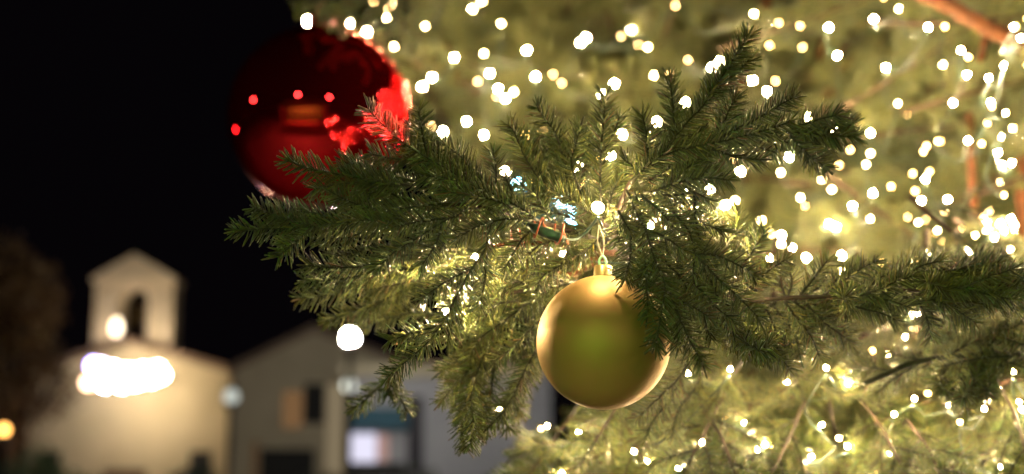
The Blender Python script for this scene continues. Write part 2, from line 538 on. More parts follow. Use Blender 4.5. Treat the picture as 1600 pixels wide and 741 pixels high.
RIGHTS = [
    ([(1012, 262), (1012, 235), (1009, 204), (1003, 180)], 1.06, 1.05),
    ([(1056, 225), (1053, 195), (1050, 158), (1046, 120)], 1.055, 1.045),
    ([(985, 290), (1010, 262), (1045, 228), (1072, 193), (1099, 163), (1131, 115), (1153, 82), (1168, 58)], 1.065, 1.03),
    ([(1099, 163), (1122, 140), (1150, 112), (1170, 95)], 1.05, 1.06),
    ([(1122, 222), (1136, 180), (1149, 152)], 1.05, 1.04),
    ([(985, 285), (1034, 244), (1115, 225), (1182, 209), (1237, 191)], 1.06, 1.035),
    ([(1129, 213), (1180, 187), (1226, 160), (1240, 152)], 1.045, 1.03),
    ([(1228, 206), (1282, 211), (1336, 214)], 1.04, 1.03),
    ([(1231, 205), (1270, 190), (1308, 180)], 1.04, 1.025),
    ([(1234, 211), (1263, 241), (1292, 262)], 1.035, 1.02),
    ([(1190, 211), (1230, 222), (1262, 225), (1290, 228)], 1.06, 1.05),
    ([(1112, 232), (1153, 246), (1188, 250)], 1.045, 1.04),
    ([(1020, 300), (1050, 288), (1080, 281), (1112, 278), (1140, 282)], 1.05, 1.035),
    ([(1040, 290), (1080, 258), (1110, 234)], 1.06, 1.06),
    ([(1000, 290), (1040, 270), (1085, 268), (1120, 262)], 1.075, 1.07),
    ([(1040, 245), (1075, 218), (1100, 205)], 1.06, 1.07),
    ([(1000, 285), (990, 262), (975, 250)], 1.08, 1.09),
    ([(1010, 300), (1050, 305), (1085, 302), (1105, 310)], 1.06, 1.06),
    ([(1110, 225), (1150, 225), (1190, 232), (1215, 240)], 1.07, 1.07),
    ([(1020, 262), (1035, 222), (1032, 205)], 1.08, 1.09),
    ([(1255, 205), (1300, 198), (1330, 196)], 1.06, 1.06),
    ([(990, 300), (1000, 318), (1030, 322), (1060, 320)], 1.07, 1.07),
]
for pts, a, b in fuller(RIGHTS, 0.35): twig(b_right, pts, a, b, nlen=.0122, dens=2500, width=.0016)
DROOP = [
    ([(979, 298), (993, 331), (1009, 361), (1022, 401), (1039, 445), (1033, 495), (1024, 542)], 1.05, .985),
    ([(1045, 455), (1066, 506), (1087, 547), (1099, 570)], 1.02, .99),
    ([(1009, 400), (1011, 442), (1013, 490)], 1.02, 1.00),
    ([(1000, 345), (987, 372), (985, 401), (977, 436)], 1.04, 1.02),
    ([(1012, 358), (1044, 374), (1066, 390)], 1.03, 1.02),
    ([(1000, 305), (1033, 331), (1055, 360)], 1.045, 1.03),
    ([(1066, 388), (1087, 396), (1125, 401), (1163, 420), (1178, 430)], 1.03, 1.01),
    ([(1080, 390), (1120, 434), (1152, 463), (1171, 482), (1184, 496)], 1.025, 1.0),
    ([(1085, 395), (1086, 442), (1098, 455), (1122, 482), (1147, 501)], 1.03, 1.02),
    ([(1040, 460), (1082, 479), (1108, 496)], 1.02, 1.01),
    ([(1085, 300), (1087, 340), (1093, 372)], 1.06, 1.05),
    ([(1050, 330), (1075, 360), (1087, 396)], 1.05, 1.03),
    ([(985, 330), (972, 352), (966, 380)], 1.05, 1.05),
    ([(1030, 400), (1060, 430), (1075, 455)], 1.04, 1.04),
    ([(1055, 380), (1065, 420), (1062, 450)], 1.05, 1.05),
    ([(1030, 340), (1060, 345), (1100, 350), (1130, 362)], 1.06, 1.07),
    ([(1090, 400), (1110, 440), (1130, 480), (1150, 520)], 1.05, 1.06),
    ([(1070, 420), (1095, 460), (1100, 500), (1110, 530)], 1.05, 1.05),
    ([(1135, 385), (1150, 360), (1150, 335)], 1.13, 1.14),
    ([(1160, 415), (1183, 382), (1196, 357)], 1.11, 1.11),
    ([(1120, 380), (1128, 352), (1118, 330)], 1.14, 1.15),
    ([(1130, 400), (1165, 385), (1175, 365)], 1.15, 1.16),
    ([(1025, 440), (1050, 470), (1058, 510), (1060, 540)], 1.035, 1.03),
    ([(995, 380), (1010, 405), (1000, 440), (996, 458)], 1.05, 1.04),
    ([(1020, 410), (1030, 450), (1048, 470)], 1.045, 1.04),
    ([(965, 330), (975, 345), (985, 362)], 1.03, 1.03),
    ([(950, 318), (960, 340), (975, 350)], 1.06, 1.05),
]
for pts, a, b in fuller(DROOP, 0.2): twig(b_droop, pts, a, b, nlen=.0124, dens=2100, width=.00155)

# --- the bough reaching right, just behind the focus
b_far = limb([(1020, 420, 1.4), (1090, 450, 1.22), (1160, 468, 1.17), (1230, 466, 1.15), (1310, 462, 1.14), (1400, 455, 1.13), (1500, 450, 1.12), (1580, 445, 1.11)], .0028, .0014, M_rod)
FAR = [
    ([(1150, 468), (1180, 440), (1205, 420), (1226, 407)], 1.14, 1.12),
    ([(1250, 462), (1275, 430), (1294, 405)], 1.15, 1.14),
    ([(1230, 465), (1238, 440), (1232, 418)], 1.17, 1.17),
    ([(1290, 460), (1310, 445), (1345, 420), (1367, 409)], 1.13, 1.11),
    ([(1380, 455), (1410, 430), (1440, 415), (1470, 407)], 1.12, 1.11),
    ([(1400, 450), (1450, 430), (1510, 418), (1560, 412)], 1.13, 1.14),
    ([(1430, 450), (1500, 432), (1560, 428), (1600, 432)], 1.13, 1.15),
    ([(1440, 455), (1500, 450), (1550, 452), (1610, 455)], 1.11, 1.10),
    ([(1420, 465), (1500, 472), (1560, 475), (1600, 480)], 1.12, 1.13),
    ([(1430, 462), (1480, 476), (1505, 492), (1524, 505)], 1.12, 1.12),
    ([(1425, 462), (1438, 478), (1448, 500), (1454, 528)], 1.12, 1.11),
    ([(1330, 465), (1370, 455), (1400, 440), (1425, 432)], 1.11, 1.09),
    ([(1300, 465), (1340, 480), (1380, 490), (1400, 500)], 1.13, 1.12),
    ([(1350, 462), (1390, 470), (1420, 480)], 1.11, 1.10),
    ([(1225, 470), (1244, 495), (1267, 525), (1280, 558)], 1.15, 1.14),
    ([(1260, 475), (1290, 505), (1328, 533)], 1.15, 1.15),
    ([(1190, 470), (1205, 500), (1220, 540)], 1.16, 1.15),
    ([(1170, 470), (1160, 490), (1170, 520), (1190, 540)], 1.14, 1.12),
    ([(1240, 470), (1270, 490), (1310, 495)], 1.15, 1.16),
    ([(1210, 480), (1240, 520), (1250, 555)], 1.18, 1.19),
    ([(1160, 520), (1180, 530), (1220, 560), (1232, 576)], 1.11, 1.09),
    ([(1125, 520), (1150, 530), (1186, 548)], 1.12, 1.03),
    ([(1195, 520), (1200, 535), (1196, 552)], 1.12, 1.05),
    ([(1240, 535), (1215, 545), (1190, 560)], 1.12, 1.08),
    ([(1460, 470), (1470, 450), (1448, 440)], 1.14, 1.07),
    ([(1330, 470), (1325, 460), (1318, 468)], 1.13, 1.07),
    ([(1500, 450), (1540, 435), (1580, 420)], 1.10, 1.08),
    ([(1520, 455), (1560, 465), (1600, 470)], 1.10, 1.10),
    ([(1480, 430), (1530, 420), (1570, 400)], 1.16, 1.18),
    ([(1180, 455), (1150, 440), (1120, 445)], 1.18, 1.18),
    ([(1280, 470), (1300, 480), (1320, 520), (1330, 550)], 1.18, 1.2),
    ([(1210, 470), (1180, 500), (1150, 510), (1120, 520)], 1.18, 1.18),
    ([(1540, 450), (1580, 440), (1630, 440)], 1.12, 1.12),
]
for pts, a, b in fuller(FAR, 1.0): twig(b_far, pts, a, b, nlen=.0126, dens=1900)

b_low_right = limb([(1720, 570, 1.45), (1600, 556, 1.3), (1503, 557, 1.28), (1436, 565, 1.27), (1389, 583, 1.27), (1350, 600, 1.26)], .006, .002, M_stem)
GR = [
    ([(1530, 557), (1560, 525), (1596, 505)], 1.26, 1.24), ([(1480, 557), (1520, 535), (1560, 520)], 1.27, 1.26),
    ([(1600, 560), (1560, 572), (1510, 580)], 1.27, 1.25), ([(1580, 556), (1530, 560), (1470, 572)], 1.25, 1.24),
    ([(1640, 560), (1600, 540), (1570, 530)], 1.24, 1.22), ([(1460, 562), (1420, 560), (1390, 550)], 1.27, 1.28),
    ([(1440, 566), (1400, 590), (1370, 615)], 1.27, 1.28), ([(1400, 580), (1350, 575), (1320, 580)], 1.27, 1.3),
    ([(1480, 570), (1470, 600), (1490, 620)], 1.26, 1.22), ([(1530, 570), (1520, 600), (1505, 622)], 1.26, 1.18),
    ([(1503, 595), (1530, 600), (1557, 602)], 1.24, 1.24), ([(1520, 625), (1535, 615), (1545, 612)], 1.24, 1.2),
    ([(1475, 590), (1490, 610), (1510, 640)], 1.25, 1.22), ([(1560, 560), (1600, 575), (1640, 590)], 1.26, 1.24),
    ([(1610, 550), (1570, 550), (1530, 545)], 1.3, 1.3), ([(1380, 590), (1350, 600), (1310, 590)], 1.3, 1.32),
    ([(1500, 640), (1503, 670), (1498, 700), (1487, 738)], 1.38, 1.36), ([(1510, 650), (1530, 680), (1535, 705)], 1.4, 1.42),
    ([(1495, 640), (1475, 670), (1470, 700)], 1.42, 1.44),
    ([(1240, 585), (1265, 595), (1290, 605), (1318, 622)], 1.33, 1.32), ([(1225, 575), (1250, 605), (1280, 620)], 1.36, 1.36),
    ([(1085, 540), (1060, 590), (1030, 620), (995, 655)], 1.22, 1.2), ([(1080, 560), (1050, 620), (1020, 660), (1005, 695)], 1.25, 1.24),
    ([(1100, 560), (1090, 600), (1060, 640), (1050, 680)], 1.3, 1.3), ([(1140, 570), (1120, 620), (1100, 650)], 1.32, 1.32),
]
for pts, a, b in fuller(GR, 0.9): twig(b_low_right, pts, a, b, nlen=.0128, dens=1900, rings=1)

# --- the bough the red bauble hangs from, blurred behind it
b_red = limb([(760, -70, 2.35), (660, -45, 2.12), (560, -22, 2.02), (480, 0, 1.98)], .006, .002, M_rod)
for pts in [[(600, -30), (590, 10), (560, 45)], [(560, -22), (530, 10), (500, 28)], [(640, -40), (650, 20), (640, 60)], [(520, -10), (490, 5), (462, 8)], [(500, -6), (478, -18), (456, -20)],
            [(600, -32), (620, 20), (600, 60)], [(560, -20), (545, 20), (535, 50)], [(680, -50), (690, 10), (670, 55)], [(520, -12), (510, 15), (520, 40)], [(620, -38), (570, -5), (530, 15)],
            [(490, -4), (475, 10), (470, 22)], [(660, -45), (610, 0), (580, 30)]]:
    twig(b_red, pts, 2.03 + rng.uniform(-.06, .04), 1.97 + rng.uniform(-.08, .04), nlen=.0135, dens=1300, rings=1, width=.0017, tint=(.098, .112, .038))

# --- nearer boughs under the gold bauble and along the bottom, a little out of focus
for (xa_, ya_, xb_, yb_, da_, db_) in [
    (1000, 575, 930, 690, 1.42, 1.30), (1150, 580, 1080, 715, 1.40, 1.28), (1262, 620, 1205, 742, 1.38, 1.27), (1335, 615, 1405, 722, 1.40, 1.30),
    (1455, 600, 1385, 700, 1.45, 1.36), (1560, 600, 1604, 710, 1.38, 1.28), (1180, 640, 1262, 738, 1.46, 1.36), (1420, 660, 1472, 752, 1.36, 1.27),
    (900, 640, 832, 735, 1.50, 1.40), (960, 640, 1012, 742, 1.42, 1.33), (1585, 640, 1522, 745, 1.46, 1.36), (1100, 640, 1150, 745, 1.36, 1.28),
    (1300, 655, 1310, 760, 1.48, 1.4), (1040, 590, 1130, 680, 1.5, 1.42)]:
    lb = limb([(xa_ + (xa_ - xb_) * .6, ya_ - 50, da_ + .3), (xa_, ya_, da_), ((xa_ + xb_) / 2 + 4, (ya_ + yb_) / 2 - 6, (da_ + db_) / 2), (xb_, yb_, db_)], .0034, .0012, M_rod)
    v = np.array([xb_ - xa_, yb_ - ya_], float); L_ = np.linalg.norm(v); v /= L_; nn = np.array([-v[1], v[0]])
    twig(lb, [(xa_ + v[0] * L_ * .55, ya_ + v[1] * L_ * .55), (xa_ + v[0] * L_ * .8 + 3, ya_ + v[1] * L_ * .8), (xb_, yb_), (xb_ + v[0] * 45, yb_ + v[1] * 45)],
         da_ * .45 + db_ * .55, db_ - .01, nlen=.0132, dens=1700, rings=1, tint=(.075, .092, .022))
    for j, t in enumerate([.12, .3, .46, .62, .78, .92]):
        sg = 1 if j % 2 else -1
        b0 = np.array([xa_, ya_]) + v * L_ * t; an = R(rng.uniform(34, 56)) * sg
        d_ = v * math.cos(an) + nn * math.sin(an); ln = rng.uniform(62, 98) * (1.1 - .4 * t)
        dz = da_ + (db_ - da_) * t
        twig(lb, [tuple(b0), tuple(b0 + d_ * ln * .5), tuple(b0 + d_ * ln + v * ln * .15)], dz, dz + rng.uniform(-.06, .04), nlen=.0132, dens=1700, rings=1, tint=(.075, .092, .022))

# --- brown tape-wrapped limbs seen blurred inside the tree
for pix, r0, r1 in [
    ([(1400, -30, 2.15), (1480, 8, 2.1), (1540, 42, 2.05), (1640, 95, 2.0)], .011, .013),
    ([(1395, 10, 2.75), (1340, 80, 2.7), (1300, 140, 2.65), (1280, 190, 2.65)], .010, .012),
    ([(640, 90, 3.0), (720, 120, 3.0), (780, 160, 3.05), (850, 215, 3.1)], .012, .024),
    ([(1515, 180, 2.15), (1517, 240, 2.1), (1522, 340, 2.1)], .006, .007),
    ([(1205, -20, 3.0), (1180, 60, 2.95), (1150, 150, 2.9), (1120, 260, 2.9)], .008, .01),
    ([(1410, 480, 2.1), (1370, 530, 2.05), (1340, 570, 2.0)], .006, .007),
    ([(1600, 240, 2.1), (1596, 320, 2.1), (1605, 400, 2.1)], .009, .01),
    ([(1540, 60, 2.1), (1530, 100, 2.1), (1500, 140, 2.15)], .006, .006),
    ([(760, 470, 1.4), (800, 462, 1.35), (860, 440, 1.3), (940, 400, 1.3)], .004, .006),
    ([(1290, 60, 2.9), (1270, 110, 2.85), (1230, 160, 2.8)], .008, .009),
]:
    limb(pix, r0, r1)

# --- the crown further in: boughs, each a rod with side sprigs
def bough_proto(k):
    L = .34 + .05 * (k % 3)
    path = np.array([(x, .015 * math.sin(x * 9 + k), -.10 * x * x - .02 * math.sin(k) * x) for x in np.linspace(0, L, 24)])
    Vs, F4s, F3s, m4, m3, Cs = [], [], [], [], [], []
    off = 0
    def add(V, F4, F3, mi, C):
        nonlocal off
        Vs.append(V); F4s.append(F4 + off); F3s.append(F3 + off); m4.append(np.full(len(F4), mi)); m3.append(np.full(len(F3), mi)); Cs.append(C); off += len(V)
    V, F4, F3 = tube_arrays(path, np.linspace(.0048, .0014, 24), 5, .05); add(V, F4, F3, 0, np.full((len(V), 3), .03))
    def spr(p0, dr, ln, dens):
        dr = dr / np.linalg.norm(dr)
        tt = np.linspace(0, 1, 6)[:, None]
        pa = p0 + dr * ln * tt + np.array([[0, 0, -1]]) * (ln * .12) * tt * tt
        V, F4, F3 = tube_arrays(pa, np.linspace(.0012, .0007, 6), 3); add(V, F4, F3, 1, np.full((len(V), 3), .03))
        V, F4, F3, C = needle_arrays(pa, dens, .0135, .0017, 3, 1, 52, 8, .2)
        add(V, F4, F3, 2, C)
    V, F4, F3, C = needle_arrays(path[10:], 1000, .0135, .0017, 3, 1, 52, 8, .2); add(V, F4, F3, 2, C)
    x = .05; s = 1
    while x < L - .02:
        i = int(x / L * 23); p0 = path[i]
        ln = (.115 * (1 - .55 * x / L)) * rng.uniform(.8, 1.15)
        a = R(rng.uniform(40, 58)) * s
        dr = np.array([math.cos(a), math.sin(a), rng.normal(.05, .22)])
        spr(p0, dr, ln, 1050)
        if ln > .07:
            q = p0 + dr / np.linalg.norm(dr) * ln * .45
            for ss in (-1, 1):
                a2 = a + R(42) * ss
                spr(q, np.array([math.cos(a2), math.sin(a2), rng.normal(0, .15)]), ln * .5, 1000)
        if rng.random() < .4:
            spr(p0, np.array([.7, rng.normal(0, .3), rng.choice([-.6, .7])]), ln * .6, 1000)
        s = -s; x += rng.uniform(.018, .03)
    return mesh_np('bough', np.vstack(Vs), np.vstack(F4s), np.vstack(F3s), [M_bark, M_stem, M_needle], np.concatenate(m4), np.concatenate(m3), vcol=np.vstack(Cs))


PROTO = [bough_proto(k) for k in range(6)]
GX = [400, 700, 1000, 1300, 1600, 1950]
GY = [-250, 0, 200, 400, 560, 650, 741, 950]
GD = np.array([
    [2.75, 2.75, 2.75, 2.45, 2.05, 1.9],
    [2.65, 2.75, 2.75, 2.45, 2.00, 1.8],
    [2.60, 2.65, 2.70, 2.45, 2.05, 1.8],
    [2.60, 2.60, 2.50, 2.25, 2.00, 1.8],
    [2.60, 2.40, 1.95, 1.75, 1.65, 1.5],
    [2.40, 2.30, 1.70, 1.58, 1.52, 1.45],
    [2.20, 2.10, 1.60, 1.50, 1.45, 1.4],
    [2.00, 1.90, 1.45, 1.35, 1.30, 1.2]])


def surf(px, py):
    cols = [np.interp(px, GX, GD[j]) for j in range(len(GY))]
    return float(np.interp(py, GY, cols))


def left_edge(py):
    return float(np.interp(py, [-250, 0, 60, 130, 220, 300, 400, 470, 520, 600, 640, 700, 741, 950],
                           [360, 455, 500, 560, 620, 660, 690, 740, 850, 860, 850, 800, 760, 640]))


spots = []
tries = 0
while len(spots) < 780 and tries < 9000:
    tries += 1
    px, py = rng.uniform(380, 1950), rng.uniform(-260, 960)
    layer = rng.choice([0, 1, 2], p=[.34, .33, .33])
    d = surf(px, py) + [rng.uniform(.0, .2), rng.uniform(.2, .55), rng.uniform(.55, 1.1)][layer]
    if px < left_edge(py) + (75 if py < 60 else 20): continue
    spots.append((d, px, py))
for _ in range(95):          # the nearer skirt of the tree along the lower right
    px, py = rng.uniform(820, 1760), rng.uniform(570, 860)
    if px < 1080 and py < 650: continue
    spots.append((rng.uniform(1.3, 1.75), px, py))
for _ in range(60):          # deeper boughs that close the upper middle of the tree
    spots.append((rng.uniform(2.85, 3.5), rng.uniform(650, 1250), rng.uniform(-20, 330)))
spots.sort()
NB = 285
stuff_pts, stuff_rot, stuff_scl, stuff_idx = [], [], [], []
nb = 0
for d, px, py in spots:
    tip = np.array(P(px, py, d))
    ax = np.array([TX, TY]) - tip[:2]
    L = np.linalg.norm(ax); ax = ax / max(L, 1e-6)
    out = np.array([-ax[0], -ax[1], 0])
    yaw = math.atan2(out[1], out[0]) + rng.normal(0, .55 if py < 520 else 1.0)
    # sprigs by the open left side lean up and down the tree instead of poking out past its outline
    pit = rng.normal(.05, .28)
    k = int(rng.integers(0, 6)); sc = rng.uniform(.75, 1.1) * (.72 if d < 1.8 else 1)
    if d < 1.8: pit = rng.normal(-.5, .45)
    Mr = Matrix.Rotation(yaw, 3, 'Z') @ Matrix.Rotation(-pit, 3, 'Y') @ Matrix.Rotation(rng.normal(0, .7), 3, 'X')
    Lb = (.34 + .05 * (k % 3)) * sc
    root = Vector(tip) - (Mr @ Vector((Lb, 0, 0)))
    rel = root - CAM; dd_ = rel.dot(FWD); rx = 800 + rel.dot(RIGHT) / dd_ * K; ry = 370.5 - rel.dot(UPV) / dd_ * K
    if rx < left_edge(ry) + 40 or dd_ < 1.25: continue
    if nb < NB:
        o = bpy.data.objects.new('bough', PROTO[k])
        o.rotation_euler = Mr.to_euler(); o.scale = (sc, sc, sc)
        link(o, root, tree); nb += 1
    else:
        stuff_pts.append(root - tree_base); stuff_rot.append(Mr.to_euler()); stuff_scl.append(sc); stuff_idx.append(k)


def instancer(name, pts, rots, scls, idx, protos, loc, parent, mats):
    """points that carry shared meshes through geometry nodes"""
    me = bpy.data.meshes.new(name); me.from_pydata([tuple(p) for p in pts], [], [])
    a = me.attributes.new('rot', 'FLOAT_VECTOR', 'POINT'); a.data.foreach_set('vector', np.array([tuple(r) for r in rots], np.float32).ravel())
    a = me.attributes.new('scl', 'FLOAT', 'POINT'); a.data.foreach_set('value', np.array(scls, np.float32))
    a = me.attributes.new('idx', 'INT', 'POINT'); a.data.foreach_set('value', np.array(idx, np.int32))
    o = bpy.data.objects.new(name, me); link(o, loc, parent)
    ng = bpy.data.node_groups.new(name, 'GeometryNodeTree')
    ng.interface.new_socket('Geometry', in_out='INPUT', socket_type='NodeSocketGeometry')
    ng.interface.new_socket('Geometry', in_out='OUTPUT', socket_type='NodeSocketGeometry')
    N = ng.nodes; gi = N.new('NodeGroupInput'); go = N.new('NodeGroupOutput'); join = N.new('GeometryNodeJoinGeometry')
    def attr(nm, ty):
        n = N.new('GeometryNodeInputNamedAttribute'); n.data_type = ty; n.inputs['Name'].default_value = nm; return n
    ra, sa, ia = attr('rot', 'FLOAT_VECTOR'), attr('scl', 'FLOAT'), attr('idx', 'INT')
    for k, src in enumerate(protos):
        oi = N.new('GeometryNodeObjectInfo'); oi.inputs['Object'].default_value = src
        cmp_ = N.new('FunctionNodeCompare'); cmp_.data_type = 'INT'; cmp_.operation = 'EQUAL'
        ng.links.new(ia.outputs['Attribute'], [s for s in cmp_.inputs if s.type == 'INT'][0])
        [s for s in cmp_.inputs if s.type == 'INT'][1].default_value = k
        ip = N.new('GeometryNodeInstanceOnPoints')
        ng.links.new(gi.outputs[0], ip.inputs['Points']); ng.links.new(cmp_.outputs[0], ip.inputs['Selection'])
        ng.links.new(oi.outputs['Geometry'], ip.inputs['Instance'])
        e2r = N.new('FunctionNodeEulerToRotation'); ng.links.new(ra.outputs['Attribute'], e2r.inputs[0])
        ng.links.new(e2r.outputs[0], ip.inputs['Rotation']); ng.links.new(sa.outputs['Attribute'], ip.inputs['Scale'])
        ng.links.new(ip.outputs[0], join.inputs[0])
    ng.links.new(join.outputs[0], go.inputs[0])
    md = o.modifiers.new('scatter', 'NODES'); md.node_group = ng
    return o


# the first bough of each shape doubles as the source of the instances deeper in
src = []
for k in range(6):
    for ob in tree.children:
        if ob.data is PROTO[k]: src.append(ob); break
o = instancer('inner_foliage', stuff_pts, stuff_rot, stuff_scl, stuff_idx, src, tree_base, tree, None)
o['kind'] = 'stuff'

# ------------------------------------------------------------------ fairy lights
def bulb_mesh(r, sub, mat):
    bm = bmesh.new()
    bmesh.ops.create_icosphere(bm, subdivisions=sub, radius=r)
    for v in bm.verts:
        if v.co.z > 0: v.co.z *= 1.25
    me = bpy.data.meshes.new('bulb'); bm.to_mesh(me); bm.free(); me.materials.append(mat)
    for p in me.polygons: p.use_smooth = True
    return me


ME_BULB = bulb_mesh(.0023, 1, M_bulb)
ME_SMALL = bulb_mesh(.0017, 1, emit_mat('bulb_glow_small', (1.0, .72, .36), BULB * .5))
ME_SOFT = bulb_mesh(.0023, 1, emit_mat('bulb_glow_soft', (1.0, .66, .27), BULB * .03))
ME_FAINT = bulb_mesh(.0023, 1, emit_mat('bulb_glow_faint', (1.0, .60, .22), BULB * .008))
ME_BULB_NEAR = bulb_mesh(.0022, 2, M_bulb)
ME_BULB_COOL = bulb_mesh(.006, 2, M_bulb_cool)

STR = {
 'upper_left': [(479, 30), (480, 38), (547, 37), (604, 28), (710, 90), (675, 121), (729, 190), (756, 211), (765, 115), (778, 139), (790, 154), (756, 84), (783, 37), (823, 79), (837, 120), (665, 41), (613, 6), (616, 73)],
 'upper_mid': [(916, 59), (907, 67), (878, 130), (960, 131), (940, 148), (972, 210), (954, 243), (1027, 190), (1071, 160), (1112, 106), (1125, 96), (1199, 143), (1178, 22), (997, 70), (1012, 74), (1075, 94), (1022, 118), (1046, 118), (1157, 268), (1133, 321), (1110, 296), (790, 268), (905, 262)],
 'upper_right': [(1365, 30), (1295, 43), (1308, 87), (1450, 43), (1250, 41), (1217, 36), (1404, 14), (1384, 106), (1403, 162), (1360, 208), (1360, 240), (1353, 257), (1262, 184), (1301, 202), (1233, 245), (1220, 270)],
 'far_right': [(1502, 79), (1511, 117), (1545, 122), (1569, 103), (1489, 161), (1548, 160), (1584, 42), (1595, 60), (1513, 220), (1543, 193), (1559, 239), (1571, 177), (1583, 200), (1534, 225), (1564, 214), (1465, 221), (1566, 258), (1581, 255), (1569, 305)],
 'mid_right': [(1446, 280), (1440, 314), (1481, 312), (1542, 348), (1563, 350), (1568, 361), (1554, 371), (1580, 342), (1541, 360), (1524, 368), (1435, 348), (1465, 361), (1450, 393), (1424, 412), (1552, 394), (1579, 391)],
 'mid': [(1364, 302), (1332, 322), (1296, 350), (1306, 355), (1221, 368), (1221, 382), (1238, 388), (1260, 403), (1315, 400), (1204, 405), (1315, 425), (1360, 342), (1190, 345), (1414, 526), (1388, 553), (1408, 504), (1425, 492), (1436, 490)],
 'low_left': [(808, 633), (855, 666), (845, 670), (904, 677), (918, 702), (990, 705), (878, 740), (1012, 722), (1060, 731), (1097, 692), (1075, 584), (1141, 577), (1163, 662), (1184, 703), (1195, 695), (1203, 697), (780, 640)],
 'low_right': [(1230, 598), (1325, 600), (1291, 575), (1284, 664), (1268, 714), (1324, 698), (1311, 685), (1397, 648), (1429, 623), (1450, 615), (1483, 633), (1538, 639), (1593, 628), (1597, 640), (1390, 708), (1562, 730), (1583, 581), (1500, 660)],
}
LBL = {
 'upper_left': 'warm fairy lights round the branches behind and right of the red bauble',
 'upper_mid': 'warm fairy lights glowing behind the upward twigs at the top middle',
 'upper_right': 'warm fairy lights scattered above the long right twig, right of centre at the top',
 'far_right': 'dense warm fairy lights down the right edge under the thick brown limb',
 'mid_right': 'cluster of warm fairy lights right of centre height, above the rightward branch',
 'mid': 'warm fairy lights in a group between the drooping twigs and the rightward branch',
 'low_left': 'warm fairy lights under and right of the gold bauble along the bottom',
 'low_right': 'warm fairy lights in the lower right foliage below the rightward branch',
}
LGROUP = 'strings of warm fairy lights on the Christmas tree'


KIND = {}
DIM = {(604, 28), (665, 41), (613, 6), (616, 73), (783, 37), (756, 84), (878, 130), (1178, 22), (997, 70), (1012, 74), (1075, 94), (1022, 118), (1046, 118), (1250, 41), (1217, 36),
       (1404, 14), (1403, 162), (1353, 257), (1360, 240), (1220, 270), (1543, 193), (1571, 177), (1583, 200), (1534, 225), (1564, 214), (1465, 221), (1569, 305), (1541, 360), (1524, 368),
       (1435, 348), (1465, 361), (1424, 412), (1552, 394), (1579, 391), (1360, 342), (1190, 345), (1388, 553), (1408, 504), (1221, 382), (1315, 425), (845, 670), (1203, 697), (1311, 685), (1500, 660), (1450, 615)}


def order(pts):
    pts = [np.array(p) for p in pts]
    out = [pts.pop(0)]
    while pts:
        i = int(np.argmin([np.linalg.norm(p - out[-1]) for p in pts])); out.append(pts.pop(i))
    return out


def light_string(world_pts, label, meshes=None, r=.0009):
    pts = order([np.array(p) for p in world_pts])
    kinds = KIND
    root = thing('string_light', Vector(pts[0]), label, 'string lights', LGROUP)
    path = []
    for i, p in enumerate(pts):
        q = p + np.array([0, .004, -.006]); path.append(q)
        if i < len(pts) - 1:
            n = pts[i + 1]; m = (p + n) / 2; m = m + np.array([rng.normal(0, .008), .02 + .15 * np.linalg.norm(n - p), -.008 - .1 * np.linalg.norm(n - p)])
            path.append(m)
    me = tube_mesh('cable', smooth_path(path, .012), r, [M_cable], 5); localize(me, pts[0])
    link(bpy.data.objects.new('cable', me), Vector(pts[0]), root)
    for i, p in enumerate(pts):
        b = bpy.data.objects.new('bulb', KIND.get(tuple(np.round(p, 5)), meshes or ME_BULB))
        b.rotation_euler = (rng.uniform(-1, 1), rng.uniform(-1, 1), rng.uniform(0, 6))
        link(b, Vector(p), root)
    return root


for key, lst in STR.items():
    pts = []
    for px, py in lst:
        dd = surf(px, py) - .13 - .27 * min(1, max(0, (px - 1180) / 380)) + rng.uniform(-.1, .06) if key not in ('low_left', 'low_right') else (1.28 + .12 * rng.random())
        p = np.array(P(px, py, dd)); pts.append(p)
        if (px, py) in DIM: KIND[tuple(np.round(p, 5))] = ME_SOFT if rng.random() < .6 else ME_FAINT
        elif key in ('low_left', 'low_right'): KIND[tuple(np.round(p, 5))] = ME_SMALL
    # bulbs of the same string half hidden deeper in the needles
    x0, x1 = min(p[0] for p in lst), max(p[0] for p in lst); y0, y1 = min(p[1] for p in lst), max(p[1] for p in lst)
    for _ in range(5 if not key.startswith('low') else 2):
        px, py = rng.uniform(x0 - 20, x1 + 20), rng.uniform(y0 - 20, y1 + 30)
        if px < left_edge(py) + 60: continue
        pts.append(np.array(P(px, py, surf(px, py) + rng.uniform(.25, .8))))
    for _ in range(12 if not key.startswith('low') else 5):
        px, py = rng.uniform(x0 - 20, x1 + 20), rng.uniform(y0 - 20, y1 + 30)
        if px < left_edge(py) + 20: continue
        p = np.array(P(px, py, surf(px, py) + rng.uniform(-.2, .1))); pts.append(p)
        KIND[tuple(np.round(p, 5))] = ME_FAINT if rng.random() < .8 else ME_SOFT
    light_string(pts, LBL[key])
for lab, (x0, x1, y0, y1), n in [
    ('warm fairy lights of the tree top above the frame', (480, 1750, -240, -30), 26),
    ('warm fairy lights on the side of the tree past the right edge', (1630, 1900, 0, 740), 20),
    ('warm fairy lights on the skirt of the tree below the frame', (760, 1750, 765, 930), 20)]:
    light_string([np.array(P(px, py, surf(px, py) + rng.uniform(-.06, .2))) for px, py in zip(rng.uniform(x0, x1, n), rng.uniform(y0, y1, n))], lab)

